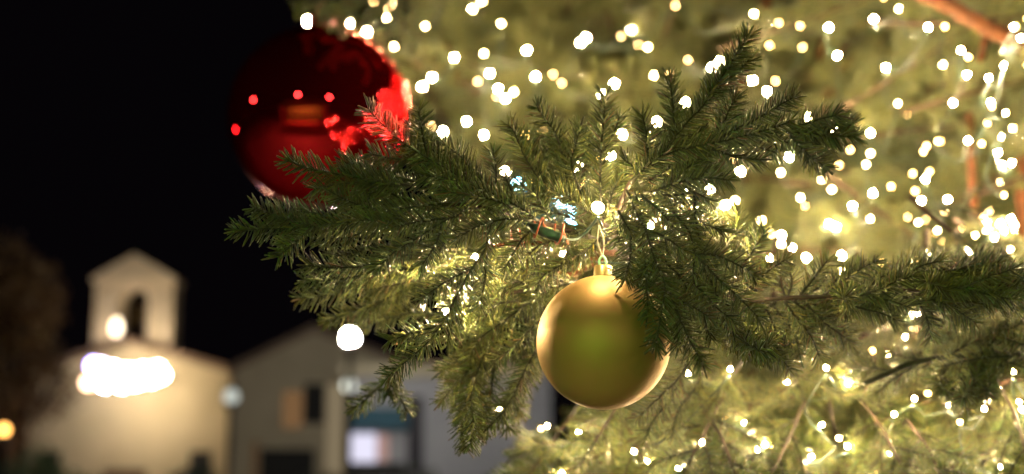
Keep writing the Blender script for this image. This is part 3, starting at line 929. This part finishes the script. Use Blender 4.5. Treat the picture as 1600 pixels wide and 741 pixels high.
# the string wound round the branch in focus
front = [(935, 325, 1.045), (1017, 353, 1.075), (1072, 300, 1.09), (1085, 322, 1.09), (742, 402, 1.135), (697, 487, 1.12), (1109, 297, 1.13), (880, 398, 1.2)]
ME_CORE = bulb_mesh(.0042, 2, emit_mat('bulb_glow_core', (1.0, .74, .38), BULB * .10))
KIND[tuple(np.round(np.array(P(*front[0])), 5))] = ME_CORE
fs = light_string([np.array(P(*p)) for p in front], 'warm fairy lights wound round the front branch, one shining just above the gold bauble', ME_BULB_NEAR, .0009)
pa = smooth_path([P(826, 352, 1.09), P(850, 363, 1.085), P(882, 374, 1.08)], .002)
rad = np.full(len(pa), .0036); rad[::3] *= 1.12; rad[:2] = .0022; rad[-2:] = .0026
me = tube_mesh('connector', pa, rad, [M_cable], 16); localize(me, pa[0]); link(bpy.data.objects.new('connector', me), Vector(pa[0]), fs)
pa = smooth_path([P(800, 340, 1.10), P(826, 352, 1.09)], .004); me = tube_mesh('lead', pa, .0014, [M_cable], 6); localize(me, pa[0]); link(bpy.data.objects.new('lead', me), Vector(pa[0]), fs)
pa = smooth_path([P(882, 374, 1.08), P(905, 372, 1.10), P(930, 345, 1.09), P(935, 332, 1.05)], .004); me = tube_mesh('lead', pa, .0012, [M_cable], 6); localize(me, pa[0]); link(bpy.data.objects.new('lead', me), Vector(pa[0]), fs)

for k, (cx, cy_, d, rr, lab) in enumerate([(832, 356, 1.085, .0062, 'orange tie looped round the left end of the dark cable connector'),
                                            (866, 366, 1.08, .0062, 'orange tie looped round the right end of the dark cable connector'),
                                            (800, 372, 1.11, .0070, 'orange tie hanging in the twigs left of the dark cable connector')]):
    c = np.array(P(cx, cy_, d)); pts = []
    for t in np.linspace(0, 2 * math.pi * 1.15, 26):
        pts.append(c + np.array([.25 * rr * math.cos(t + k), rr * .9 * math.sin(t), rr * 1.25 * math.cos(t)]) + np.array([.0010, 0, 0]) * t)
    pts.append(pts[-1] + np.array([.004, -.002, -.012]))
    me = tube_mesh('cable_tie', smooth_path(pts, .0015), .0008, [M_ribbon], 6); localize(me, c)
    tag(link(bpy.data.objects.new('cable_tie', me), Vector(c)), lab, 'cable tie', 'orange ties holding the cable')

# the cool lamp seen through the needles
c = P(877, 318, 2.3)
cl = thing('led_lamp', c, 'cool bluish-white lamp shining through the needles left of the bright fairy light', 'lamp')
bm = bmesh.new(); bx(bm, -.075, .022, .009, .014, -.034, .034); bm_obj('panel', bm, M_cable, c, cl)
for dx, dz in [(-.012, .016), (.0, .004), (.012, -.012), (.004, .026), (.018, -.03), (-.07, .03)]:
    link(bpy.data.objects.new('bulb', ME_BULB_COOL), c + Vector((dx, 0, dz)), cl)
bm = bmesh.new(); lathe(bm, [(0, .014), (.006, .014), (.009, .02), (.009, .035), (.004, .04), (0, .04)], 12)
bm_obj('socket', bm, M_cable, c, cl, True)

# ------------------------------------------------------------------ gold bauble
def gold_mat():
    m, nt, b = new_mat('satin_gold')
    b.inputs['Base Color'].default_value = (0.40, 0.245, 0.08, 1)
    b.inputs['Metallic'].default_value = 0.6
    b.inputs['Roughness'].default_value = 0.33
    tc = nt.nodes.new('ShaderNodeTexCoord')
    n = nt.nodes.new('ShaderNodeTexNoise'); n.inputs['Scale'].default_value = 900; n.inputs['Detail'].default_value = 3
    n2 = nt.nodes.new('ShaderNodeTexNoise'); n2.inputs['Scale'].default_value = 60; n2.inputs['Detail'].default_value = 4
    nt.links.new(tc.outputs['Object'], n.inputs['Vector']); nt.links.new(tc.outputs['Object'], n2.inputs['Vector'])
    mr = nt.nodes.new('ShaderNodeMapRange'); mr.inputs['To Min'].default_value = .52; mr.inputs['To Max'].default_value = .60
    nt.links.new(n2.outputs['Fac'], mr.inputs['Value']); nt.links.new(mr.outputs[0], b.inputs['Roughness'])
    bp = nt.nodes.new('ShaderNodeBump'); bp.inputs['Strength'].default_value = .12; bp.inputs['Distance'].default_value = .0002
    nt.links.new(n.outputs['Fac'], bp.inputs['Height']); nt.links.new(bp.outputs['Normal'], b.inputs['Normal'])
    return m


def ball_bm(r, seg=96, rings=64, dimple=.0):
    bm = bmesh.new()
    bmesh.ops.create_uvsphere(bm, u_segments=seg, v_segments=rings, radius=r)
    return bm


def bauble(name, c, r, mat, capmat, label, cord_top, cap_r, cap_h, loopmat, tilt=0.0):
    root = thing(name, c, label, 'bauble')
    bm_obj('ball', ball_bm(r), mat, c, root, True)
    z0 = math.sqrt(r * r - cap_r * cap_r)
    bm = bmesh.new(); prof = [(0, z0 + cap_h), (cap_r * .9, z0 + cap_h)]
    prof += [(cap_r, z0 + cap_h * .93), (cap_r, z0 + cap_h * .15), (cap_r * 1.04, z0 + cap_h * .1), (cap_r * 1.04, z0 - .001), (0, z0 - .001)]
    lathe(bm, prof, 40)
    bm_obj('cap', bm, capmat, c, root, True)
    top = Vector(c) + Vector((0, 0, z0 + cap_h))
    s = cap_r * .62
    pts = [top + Vector(v) * s for v in [(-.55, 0, -.3), (-.62, 0, .5), (-.5, 0, 1.2), (0, 0, 1.7), (.5, 0, 1.2), (.62, 0, .5), (.55, 0, -.3)]]
    me = tube_mesh('hook', smooth_path(pts, s * .2), s * .22, [loopmat], 8); localize(me, c); link(bpy.data.objects.new('hook', me), c, root)
    a = top + Vector((0, 0, s * 1.5)); e = Vector(cord_top)
    for sg in (-1, 1):
        mid = (a + e) / 2 + Vector((sg * .09 * (e - a).length, 0, 0))
        me = tube_mesh('cord', smooth_path([a, mid, e], .002), .00048, [M_thread], 6); localize(me, c); link(bpy.data.objects.new('cord', me), c, root)
    return root


gc = P(943, 535, 1.055)
gold = bauble('bauble', gc, .0497, gold_mat(), noise_mat('cap_gold', (.26, .20, .07), (.33, .25, .09), 400, .35, .1, 900, metallic=.6, bdist=.0002),
              'satin gold bauble with green sheen hanging under the front branch', P(936, 352, 1.075), .0068, .0082, M_green_plastic)
# slack thread from the cap to the twigs on the right
pa = smooth_path([P(948, 418, 1.06), P(962, 424, 1.05), P(980, 434, 1.05), P(1002, 437, 1.06)], .003)
me = tube_mesh('cord', pa, .0007, [M_thread], 6); localize(me, gc); link(bpy.data.objects.new('cord', me), gc, gold)

# ------------------------------------------------------------------ red bauble
def red_mat():
    m, nt, b = new_mat('red_gloss')
    b.inputs['Base Color'].default_value = (0.50, 0.012, 0.02, 1)
    b.inputs['Metallic'].default_value = 0.97
    b.inputs['Roughness'].default_value = 0.03
    b.inputs['Specular Tint'].default_value = (.95, .4, .38, 1)
    return m


rc = P(500, 183, 2.05)
red = bauble('bauble', rc, 143 / K * 2.05, red_mat(), noise_mat('cap_red', (.4, .02, .02), (.5, .03, .03), 40, .3, .0, metallic=.8),
             'large glossy red bauble reflecting fairy lights, hanging at the left of the tree', rc + Vector((.01, .03, .24)), .02, .02, M_ribbon)

# ------------------------------------------------------------------ ground
m, nt, b = new_mat('plaza_paving')
tc = nt.nodes.new('ShaderNodeTexCoord'); br = nt.nodes.new('ShaderNodeTexBrick'); br.inputs['Scale'].default_value = 2.2
br.inputs['Color1'].default_value = (.22, .19, .15, 1); br.inputs['Color2'].default_value = (.30, .26, .21, 1); br.inputs['Mortar'].default_value = (.09, .08, .07, 1)
nt.links.new(tc.outputs['Object'], br.inputs['Vector']); nt.links.new(br.outputs['Color'], b.inputs['Base Color']); b.inputs['Roughness'].default_value = .6
bp = nt.nodes.new('ShaderNodeBump'); bp.inputs['Distance'].default_value = .01; nt.links.new(br.outputs['Fac'], bp.inputs['Height']); bp.invert = True
nt.links.new(bp.outputs[0], b.inputs['Normal'])
bm = bmesh.new(); s = 900
vs = [bm.verts.new(p) for p in ((-s, -s, 0), (s, -s, 0), (s, s, 0), (-s, s, 0))]; bm.faces.new(vs)
tag(bm_obj('ground', bm, m, (0, 0, 0)), kind='structure')

# ------------------------------------------------------------------ church
M_plaster = noise_mat('church_plaster', (.50, .42, .27), (.64, .54, .36), .8, .9, .5, 6, bdist=.03)
M_stone = noise_mat('belfry_stone', (.62, .51, .36), (.78, .66, .48), 2.5, .9, .5, 12, bdist=.03)
M_tile = noise_mat('roof_tile', (.16, .10, .07), (.26, .17, .12), 3, .85, .4, 10, bdist=.02)
M_dark = noise_mat('dark_opening', (.012, .010, .010), (.02, .016, .014), 2, .8, .0)
M_bell = noise_mat('bell_bronze', (.06, .045, .02), (.10, .07, .03), 5, .4, .0, metallic=.9)
M_metal = noise_mat('lamp_metal', (.02, .02, .022), (.04, .04, .045), 8, .45, .0, metallic=.5)
Yc = 40.0
def XZ(px, py, Y=Yc):
    w = Wp(px, py, Y); return w.x, w.z
ch0 = Wp(204, 600, Yc); ch0.z = 0
church = thing('church', ch0, 'small pale plastered church with a gabled bell arch, floodlit at lower left', 'church')
def loc_pts(lst, org, Y): return [(XZ(px, py, Y)[0] - org.x, XZ(px, py, Y)[1] - org.z) for px, py in lst]
bm = bmesh.new()
q = loc_pts([(48, 584), (204, 538), (358, 582)], ch0, Yc)
prism(bm, [(q[0][0], 0), q[0], q[1], q[2], (q[2][0], 0)], 0, 11)
bm_obj('wall', bm, M_plaster, ch0, church)
rf = None
for a, b_ in ((q[1], q[2]), (q[1], q[0])):
    bm = bmesh.new(); dx, dz = b_[0] - a[0], b_[1] - a[1]; e = (b_[0] + dx * .06, b_[1] + dz * .06)
    prism(bm, [(a[0], a[1] + .02), (e[0], e[1] + .02), (e[0], e[1] + .17), (a[0], a[1] + .17)], -.22, 11.2)
    rf = bm_obj('roof', bm, M_tile, ch0, church)
# bell arch: two piers, a round-headed opening, a gable
bl = loc_pts([(143, 552), (266, 552), (266, 440), (143, 440), (204, 398), (181, 540), (227, 540), (181, 470), (227, 470)], ch0, Yc)
x0, zb = bl[0]; x1 = bl[1][0]; zs = bl[2][1]; za = bl[4][1]; xa, xb = bl[5][0], bl[6][0]; zo = bl[5][1]; zsp = bl[7][1]
xm = (xa + xb) / 2; ra_ = (xb - xa) / 2
bm = bmesh.new()
prism(bm, [(x0, zb - .3), (xa, zb - .3), (xa, zsp), (x0, zsp)], .05, 1.0)
prism(bm, [(xb, zb - .3), (x1, zb - .3), (x1, zsp), (xb, zsp)], .05, 1.0)
prism(bm, [(xa, zb - .3), (xb, zb - .3), (xb, zo), (xa, zo)], .05, 1.0)
arc = [(xm + ra_ * math.cos(t), zsp + ra_ * math.sin(t)) for t in np.linspace(0, math.pi, 13)]
for (p, r_) in zip(arc, arc[1:]):
    prism(bm, [p, (p[0], zs), (r_[0], zs), r_], .05, 1.0)
prism(bm, [(x0, zsp), (xa, zsp), (xa, zs), (x0, zs)], .05, 1.0)
prism(bm, [(xb, zsp), (x1, zsp), (x1, zs), (xb, zs)], .05, 1.0)
bell_tower = bm_obj('bell_arch', bm, M_stone, ch0, church)
bm = bmesh.new(); prism(bm, [(x0 - .08, zs), (x1 + .08, zs), (x1 + .08, zs + .12), (xm, za + .02), (x0 - .08, zs + .12)], -.08, 1.13)
bm_obj('gable', bm, M_stone, ch0, bell_tower)
bm = bmesh.new(); lathe(bm, [(0, .62), (.10, .60), (.17, .5), (.2, .25), (.27, .05), (.33, 0), (.28, 0), (0, .3)], 24, (xm + .02, .5, zsp - .62))
bm_obj('bell', bm, M_bell, ch0, bell_tower, True)
bm = bmesh.new(); bx(bm, xm - .6, xm + .6, -.01, .1, 0, 2.1)
bm_obj('door', bm, noise_mat('door_wood', (.08, .04, .02), (.13, .07, .035), 4, .6, .3), ch0, church)
for xx in (-2.1, 2.1):
    bm = bmesh.new(); bx(bm, xm + xx - .3, xm + xx + .3, -.02, .05, 1.5, 2.6)
    bm_obj('window', bm, M_dark, ch0, church)

# lamps along the front of the church
fl_pos = [(146, 571, (.42, .36, 1.0), 30), (138, 598, (1, .62, .38), 14), (158, 573, (.75, .7, 1.0), 34), (164, 599, (.85, .85, 1.0), 120), (176, 578, (1, .80, .52), 120), (190, 600, (1, .80, .52), 160),
          (200, 582, (1, .80, .52), 170), (212, 596, (1, .80, .52), 160), (224, 580, (1, .8, .52), 160), (236, 592, (1, .78, .5), 150), (246, 578, (1, .78, .5), 110), (252, 586, (1, .78, .5), 120)]
FLW = ['violet floodlight, leftmost on the church front', 'small orange floodlight low at the left of the church lamps', 'pale lilac floodlight beside the violet one on the church front',
       'bluish white floodlight low beside the orange one on the church front'] + [
       '%s floodlight from the right end of the blazing row on the church front' % w for w in
       ('warm white eighth', 'warm white seventh', 'warm white sixth', 'warm white fifth', 'warm white fourth', 'warm white third', 'warm white second')] + ['rightmost warm white floodlight of the blazing row on the church front']
for i, (px, py, colr, st) in enumerate(fl_pos):
    p = Wp(px, py, Yc - 1.7)
    f = thing('floodlight', p, FLW[i], 'floodlight',
              'floodlights along the church front')
    bm = bmesh.new(); bx(bm, -.12, .12, .03, .14, -.09, .09); bx(bm, -.03, .03, .14, 1.71, -.02, .02)
    bm_obj('housing', bm, M_metal, p, f)
    bm = bmesh.new(); bmesh.ops.create_uvsphere(bm, u_segments=12, v_segments=8, radius=.16)
    for v in bm.verts: v.co.y *= .5
    bm_obj('lens', bm, emit_mat('flood_glow', colr, st * .9), p, f, True)
# lamp glowing in the left of the bell arch
p = Wp(182, 512, Yc - .15)
f = thing('lantern', p, 'bright oval lantern glowing at the foot of the bell arch', 'lantern')
bm = bmesh.new(); bmesh.ops.create_uvsphere(bm, u_segments=14, v_segments=10, radius=.13)
for v in bm.verts: v.co.z *= 1.9
bm_obj('globe', bm, emit_mat('lantern_glow', (1, .8, .55), 6), p, f, True)
bm = bmesh.new(); lathe(bm, [(0, -.62), (.1, -.62), (.1, -.56), (.03, -.5), (.03, -.3), (.08, -.24), (0, -.22)], 10)
bm_obj('bracket', bm, M_metal, p, f, True)

# ------------------------------------------------------------------ house right of the church
Yh = 34.0
M_wallh = noise_mat('house_wall', (.42, .33, .23), (.55, .44, .31), 1.2, .9, .4, 8, bdist=.02)
h0 = Wp(490, 600, Yh); h0.z = 0
house = thing('house', h0, 'dim brown gabled stone house between the church and the lit shop', 'house')
q = loc_pts([(366, 580), (492, 518), (640, 575)], h0, Yh)
bm = bmesh.new(); prism(bm, [(q[0][0], 0), q[0], q[1], q[2], (q[2][0], 0)], 0, 9); bm_obj('wall', bm, M_wallh, h0, house)
for a, b_ in ((q[1], q[0]), (q[1], q[2])):
    bm = bmesh.new(); dx, dz = b_[0] - a[0], b_[1] - a[1]; e = (b_[0] + dx * .06, b_[1] + dz * .06)
    prism(bm, [(a[0], a[1] + .01), (e[0], e[1] + .01), (e[0], e[1] + .14), (a[0], a[1] + .14)], -.25, 9.2); bm_obj('roof', bm, M_tile, h0, house)
def wall_box(par, org, Y, x0, y0, x1, y1, mat, name, dep=.05, out=.04, label=None):
    a = XZ(x0, y1, Y); b_ = XZ(x1, y0, Y)
    bm = bmesh.new(); bx(bm, a[0] - org.x, b_[0] - org.x, -out, dep, a[1], b_[1])
    o = bm_obj(name, bm, mat, org, par)
    if label: o['label'] = label
    return o
M_orange_pl = noise_mat('orange_shutter', (.40, .20, .09), (.50, .27, .13), 3, .7, .2)
M_cream = noise_mat('cream_render', (.62, .52, .34), (.72, .62, .42), 3, .8, .2)
wall_box(house, h0, Yh, 474, 600, 508, 662, M_dark, 'window')
wall_box(house, h0, Yh, 442, 612, 473, 668, emit_mat('shutter_glow', (.62, .33, .14), .30), 'glow_shutter', label='orange shutter that glows by itself, left of the dark window')  # the shutter emits; light falling on it is put into the material
wall_box(house, h0, Yh, 509, 600, 538, 741, emit_mat('pillar_glow', (.60, .47, .28), .36), 'glow_strip', label='tall cream strip that glows by itself, right of the dark window')  # self-emitting strip; its light is put into the material
wall_box(house, h0, Yh, 405, 702, 492, 775, M_dark, 'doorway')
wall_box(house, h0, Yh, 392, 690, 404, 775, M_orange_pl, 'door_post')

# shop on the right of the house
Ys = 30.0
s0 = Wp(640, 650, Ys); s0.z = 0
M_wallg = noise_mat('shop_wall', (.34, .31, .34), (.44, .40, .43), 1.0, .85, .3, 7, bdist=.02)
shop = thing('shop', s0, 'low grey shop with a bright white and blue lit window, behind the left twigs', 'shop')
a = XZ(541, 590, Ys); b_ = XZ(860, 590, Ys)
bm = bmesh.new(); bx(bm, a[0] - s0.x, b_[0] - s0.x, 0, 8, 0, a[1]); bm_obj('wall', bm, M_wallg, s0, shop)
bm = bmesh.new(); bx(bm, a[0] - s0.x - .1, b_[0] - s0.x + .2, -.35, 8.2, a[1] + .003, a[1] + .25); bm_obj('roof', bm, M_wallh, s0, shop)
wall_box(shop, s0, Ys, 541, 678, 588, 722, emit_mat('window_white', (.85, .82, 1.0), 1.0), 'lit_window', label='bright bluish-white lit window')
wall_box(shop, s0, Ys, 589, 680, 606, 720, emit_mat('window_pink', (.72, .42, .36), .6), 'lit_window', label='pinkish lit end of the window')
wall_box(shop, s0, Ys, 542, 630, 547, 672, emit_mat('blue_tube', (.06, .28, .9), 1.1), 'blue_light', label='upright blue light strip')
wall_box(shop, s0, Ys, 549, 638, 640, 672, noise_mat('teal_awning', (.02, .07, .11), (.03, .10, .15), 4, .7, .2), 'awning', out=.3)
wall_box(shop, s0, Ys, 636, 620, 662, 741, noise_mat('dark_pipe', (.04, .03, .04), (.06, .05, .06), 3, .8, .0), 'doorway')
wall_box(shop, s0, Ys, 540, 724, 632, 741, M_dark, 'counter', out=.25)

# ------------------------------------------------------------------ street lamps: two before the houses, the others behind the photographer
def street_lamp(p, col, st, r, label, h_glow=1.0, group='street lamps round the square'):
    base = Vector((p.x, p.y, 0))
    t = thing('street_lamp', base, label, 'street lamp', group)
    H = p.z
    bm = bmesh.new(); lathe(bm, [(0, 0), (.16, 0), (.16, .08), (.10, .14), (.085, .5), (.06, .55), (.045, H - r - .14), (.07, H - r - .1), (.03, H - r - .06), (0, H - r - .06)], 16)
    bm_obj('pole', bm, M_metal, base, t, True)
    bm = bmesh.new(); lathe(bm, [(0, -r - .06), (r * .5, -r - .06), (r * .75, -r * .8), (r * .72, -r * .7), (0, -r * .72)], 20)
    bm_obj('lamp_holder', bm, M_metal, Vector(p), t, True)
    bm = bmesh.new(); lathe(bm, [(0, r * 1.45), (r * .15, r * 1.3), (r * 1.1, r * .96), (r * 1.1, r * .9), (0, r * .93)], 20)
    bm_obj('hood', bm, M_metal, Vector(p), t, True)
    bm = bmesh.new(); bmesh.ops.create_uvsphere(bm, u_segments=20, v_segments=12, radius=r * .86)
    bm_obj('globe', bm, emit_mat('lamp_glow', col, st), Vector(p), t, True)
    return t


street_lamp(Wp(547, 528, 24), (.95, 1.0, .90), 1800, .11, 'street lamp with a cool white globe, brightest beside the left twigs')
street_lamp(Wp(545, 603, 28), (.8, .82, .7), 2.6, .14, 'dim small street lamp directly under the cool white one')
street_lamp(Wp(361, 620, 30), (.75, .8, .72), .9, .18, 'faint pale street lamp between church and brown house')
street_lamp(Wp(6, 672, 18), (1, .45, .10), 9, .07, 'orange globe street lamp at the lower left edge')
street_lamp(Vector((-2.2, -3.6, 3.4)), (1, .74, .42), LAMP, .16, 'warm globe street lamp behind the viewer to the left, mirrored in the red bauble')
street_lamp(Vector((1.9, -4.6, 3.3)), (1, .74, .42), LAMP, .16, 'warm globe street lamp behind the viewer to the right, mirrored in the baubles')
street_lamp(Vector((-6.0, 1.0, 3.4)), (1, .72, .40), LAMP, .14, 'warm globe street lamp left of the tree, mirrored in the side of the red bauble')
street_lamp(Vector((-4.6, 4.6, 2.2)), (.75, .82, 1.0), LAMP * .8, .12, 'cool white globe street lamp left of view, mirrored in the red bauble rim')

# ------------------------------------------------------------------ unseen stall added behind the photographer to mirror green in the gold bauble
st0 = Vector((-1.1, -1.0, 0))
stall = thing('added_stall', st0, 'added stall with green canvas behind the viewer, put there to tint the gold bauble green', 'market stall')
M_canvas = noise_mat('green_canvas', (.06, .34, .03), (.08, .42, .04), 6, .8, .2)
M_wood = noise_mat('stall_wood', (.16, .09, .04), (.26, .15, .07), 5, .7, .3)
for x in (-1.6, 1.6):
    for y in (-.9, 0):
        bm = bmesh.new(); bx(bm, x - .03, x + .03, y - .03, y + .03, 0, 2.25); bm_obj('post', bm, M_wood, st0, stall)
bm = bmesh.new(); prism(bm, [(-1.7, 0), (1.7, 0), (1.7, .02), (-1.7, .02)], -.95, .15)
for v in bm.verts: v.co.z += 2.27 + (-v.co.y) * .35
bm_obj('awning', bm, M_canvas, st0, stall)
bm = bmesh.new(); bx(bm, -1.65, 1.65, -1.0, -.97, .4, 2.5); bm_obj('back_cloth', bm, M_canvas, st0, stall)
bm = bmesh.new(); bx(bm, -1.7, 1.7, .152, .162, 1.98, 2.24); bm_obj('valance', bm, M_canvas, st0, stall)  # placed to keep the bulbs out of the bauble's reflection
bm = bmesh.new(); bx(bm, -1.65, 1.65, -.5, .08, .82, .86); bm_obj('counter', bm, M_wood, st0, stall)
bm = bmesh.new(); bx(bm, -1.56, 1.56, .03, .05, .05, .815); bm_obj('front_panel', bm, M_wood, st0, stall)
ME_STALL = bulb_mesh(.03, 2, emit_mat('added_stall_bulb', (1, .85, .6), 1900))  # bulbs added to light the green canvas
sl = thing('string_light', st0 + Vector((-1, -.2, 2.12)), 'row of added warm bulbs lighting the green canvas of the added stall', 'string lights')
me = tube_mesh('cable', smooth_path([(x, 0, .04 - .03 * math.sin((x) * math.pi * 2)) for x in np.linspace(0, 2, 12)], .05), .004, [M_cable], 6)
link(bpy.data.objects.new('cable', me), st0 + Vector((-1, -.2, 2.12)), sl)
for x in np.linspace(.15, 1.85, 6): link(bpy.data.objects.new('bulb', ME_STALL), st0 + Vector((-1 + x, -.2, 2.11)), sl)

# ------------------------------------------------------------------ leafy tree and shrubs of the square
def leaf_cloud(name, centres, n, size, mat, org, parent=None):
    cs = np.array([c[:3] for c in centres]); rs = np.array([c[3] for c in centres])
    pr = rs ** 3 / (rs ** 3).sum()
    idx = rng.choice(len(cs), n, p=pr)
    v = rng.normal(size=(n, 3)); v /= np.linalg.norm(v, axis=1)[:, None]
    pos = cs[idx] + v * (rs[idx] * rng.uniform(.45, 1.05, n))[:, None]
    a = rng.normal(size=(n, 3)); a /= np.linalg.norm(a, axis=1)[:, None]
    b = np.cross(a, rng.normal(size=(n, 3))); b /= np.linalg.norm(b, axis=1)[:, None]
    s = size * rng.uniform(.6, 1.3, n)[:, None]
    V = np.stack([pos - a * s, pos + b * s * .45, pos + a * s, pos - b * s * .45], 1).reshape(-1, 3)
    F = np.arange(n * 4).reshape(-1, 4)
    me = mesh_np(name, V, F, np.zeros((0, 3)), [mat], smooth=False)
    return link(bpy.data.objects.new(name, me), org, parent)


def leaf_mat(name, c1, c2):
    m = noise_mat(name, c1, c2, 1.3, .6, .0)
    return m


M_autumn = leaf_mat('autumn_leaf', (.10, .04, .012), (.16, .08, .02))
M_leaf = leaf_mat('green_leaf', (.04, .075, .018), (.09, .12, .03))
t0 = Wp(20, 600, 27); t0.z = 0
bt = thing('broadleaf_tree', t0, 'tall dark reddish-brown broadleaf tree at the left edge before the church', 'tree')
pp = smooth_path([(0, 0, 0), (.1, 0, 1.5), (0, .1, 3), (.15, 0, 4.6)], .2)
link(bpy.data.objects.new('trunk', tube_mesh('trunk', pp, np.linspace(.2, .06, len(pp)), [M_bark], 10, .05)), t0, bt)
for k in range(6):
    a = k * 1.05; pp = smooth_path([(0, 0, 2.4 + .3 * k), (.6 * math.cos(a), .6 * math.sin(a), 3.2 + .3 * k), (1.1 * math.cos(a), 1.1 * math.sin(a), 4.2 + .3 * k)], .15)
    link(bpy.data.objects.new('limb', tube_mesh('limb', pp, np.linspace(.07, .02, len(pp)), [M_bark], 8, .05)), t0, bt)
cc = [(float(np.clip(rng.normal(-.2, .6), -1.6, .55)), rng.normal(0, .6), rng.uniform(2.6, 5.9), rng.uniform(.35, .75)) for _ in range(26)]
cr = leaf_cloud('crown', cc, 9000, .07, M_autumn, t0, bt)
def shrub(px, py, Y, h, w, label, n=2600, mat=None):
    b0 = Wp(px, py, Y); b0.z = 0
    s = thing('shrub', b0, label, 'shrub', 'shrubs along the square')
    pp = smooth_path([(0, 0, 0), (.03, 0, h * .4), (0, .02, h * .8)], .1)
    link(bpy.data.objects.new('stem', tube_mesh('stem', pp, np.linspace(.04, .012, len(pp)), [M_bark], 7, .05)), b0, s)
    cc = [(rng.uniform(-w, w), rng.uniform(-w, w) * .6, h * rng.uniform(.3, .85), h * .2) for _ in range(9)] + [(0, 0, h * .8, h * .2)]
    leaf_cloud('foliage', cc, n, .05, mat or M_leaf, b0, s)
shrub(62, 700, 24, 2.35, 1.0, 'olive shrub under the tall tree at the left', 5000)
shrub(296, 735, 26, 2.05, .5, 'dark rounded shrub standing before the church wall', 2600, leaf_mat('dark_leaf', (.008, .014, .006), (.015, .022, .01)))
shrub(500, 735, 22, 1.9, .7, 'deep green shrub below the dark doorway of the brown house')
shrub(655, 735, 16, 1.85, .45, 'yellow-green shrub in front of the grey shop wall', 3000, leaf_mat('lime_leaf', (.12, .15, .03), (.2, .22, .05)))
shrub(20, 740, 22, 2.1, .7, 'pale green shrub at the lower left corner')

# orange light added, hidden behind the shrub, to brighten the tall tree
p = Wp(40, 700, 25.2); p.z = .3
f = thing('added_uplight', p, 'orange light added unseen behind the shrub to brighten the tall reddish tree', 'added light')
bm = bmesh.new(); lathe(bm, [(0, -.3), (.14, -.3), (.14, -.27), (.03, -.25), (.03, -.14), (.11, -.12), (.13, 0), (.11, .01), (0, -.02)], 14)
bm_obj('housing', bm, M_metal, p, f, True)
bm = bmesh.new(); lathe(bm, [(0, .02), (.06, .015), (.1, 0), (.1, -.015), (0, -.015)], 14)
bm_obj('lens', bm, emit_mat('added_uplight_glow', (1, .42, .12), 260), p, f, True)
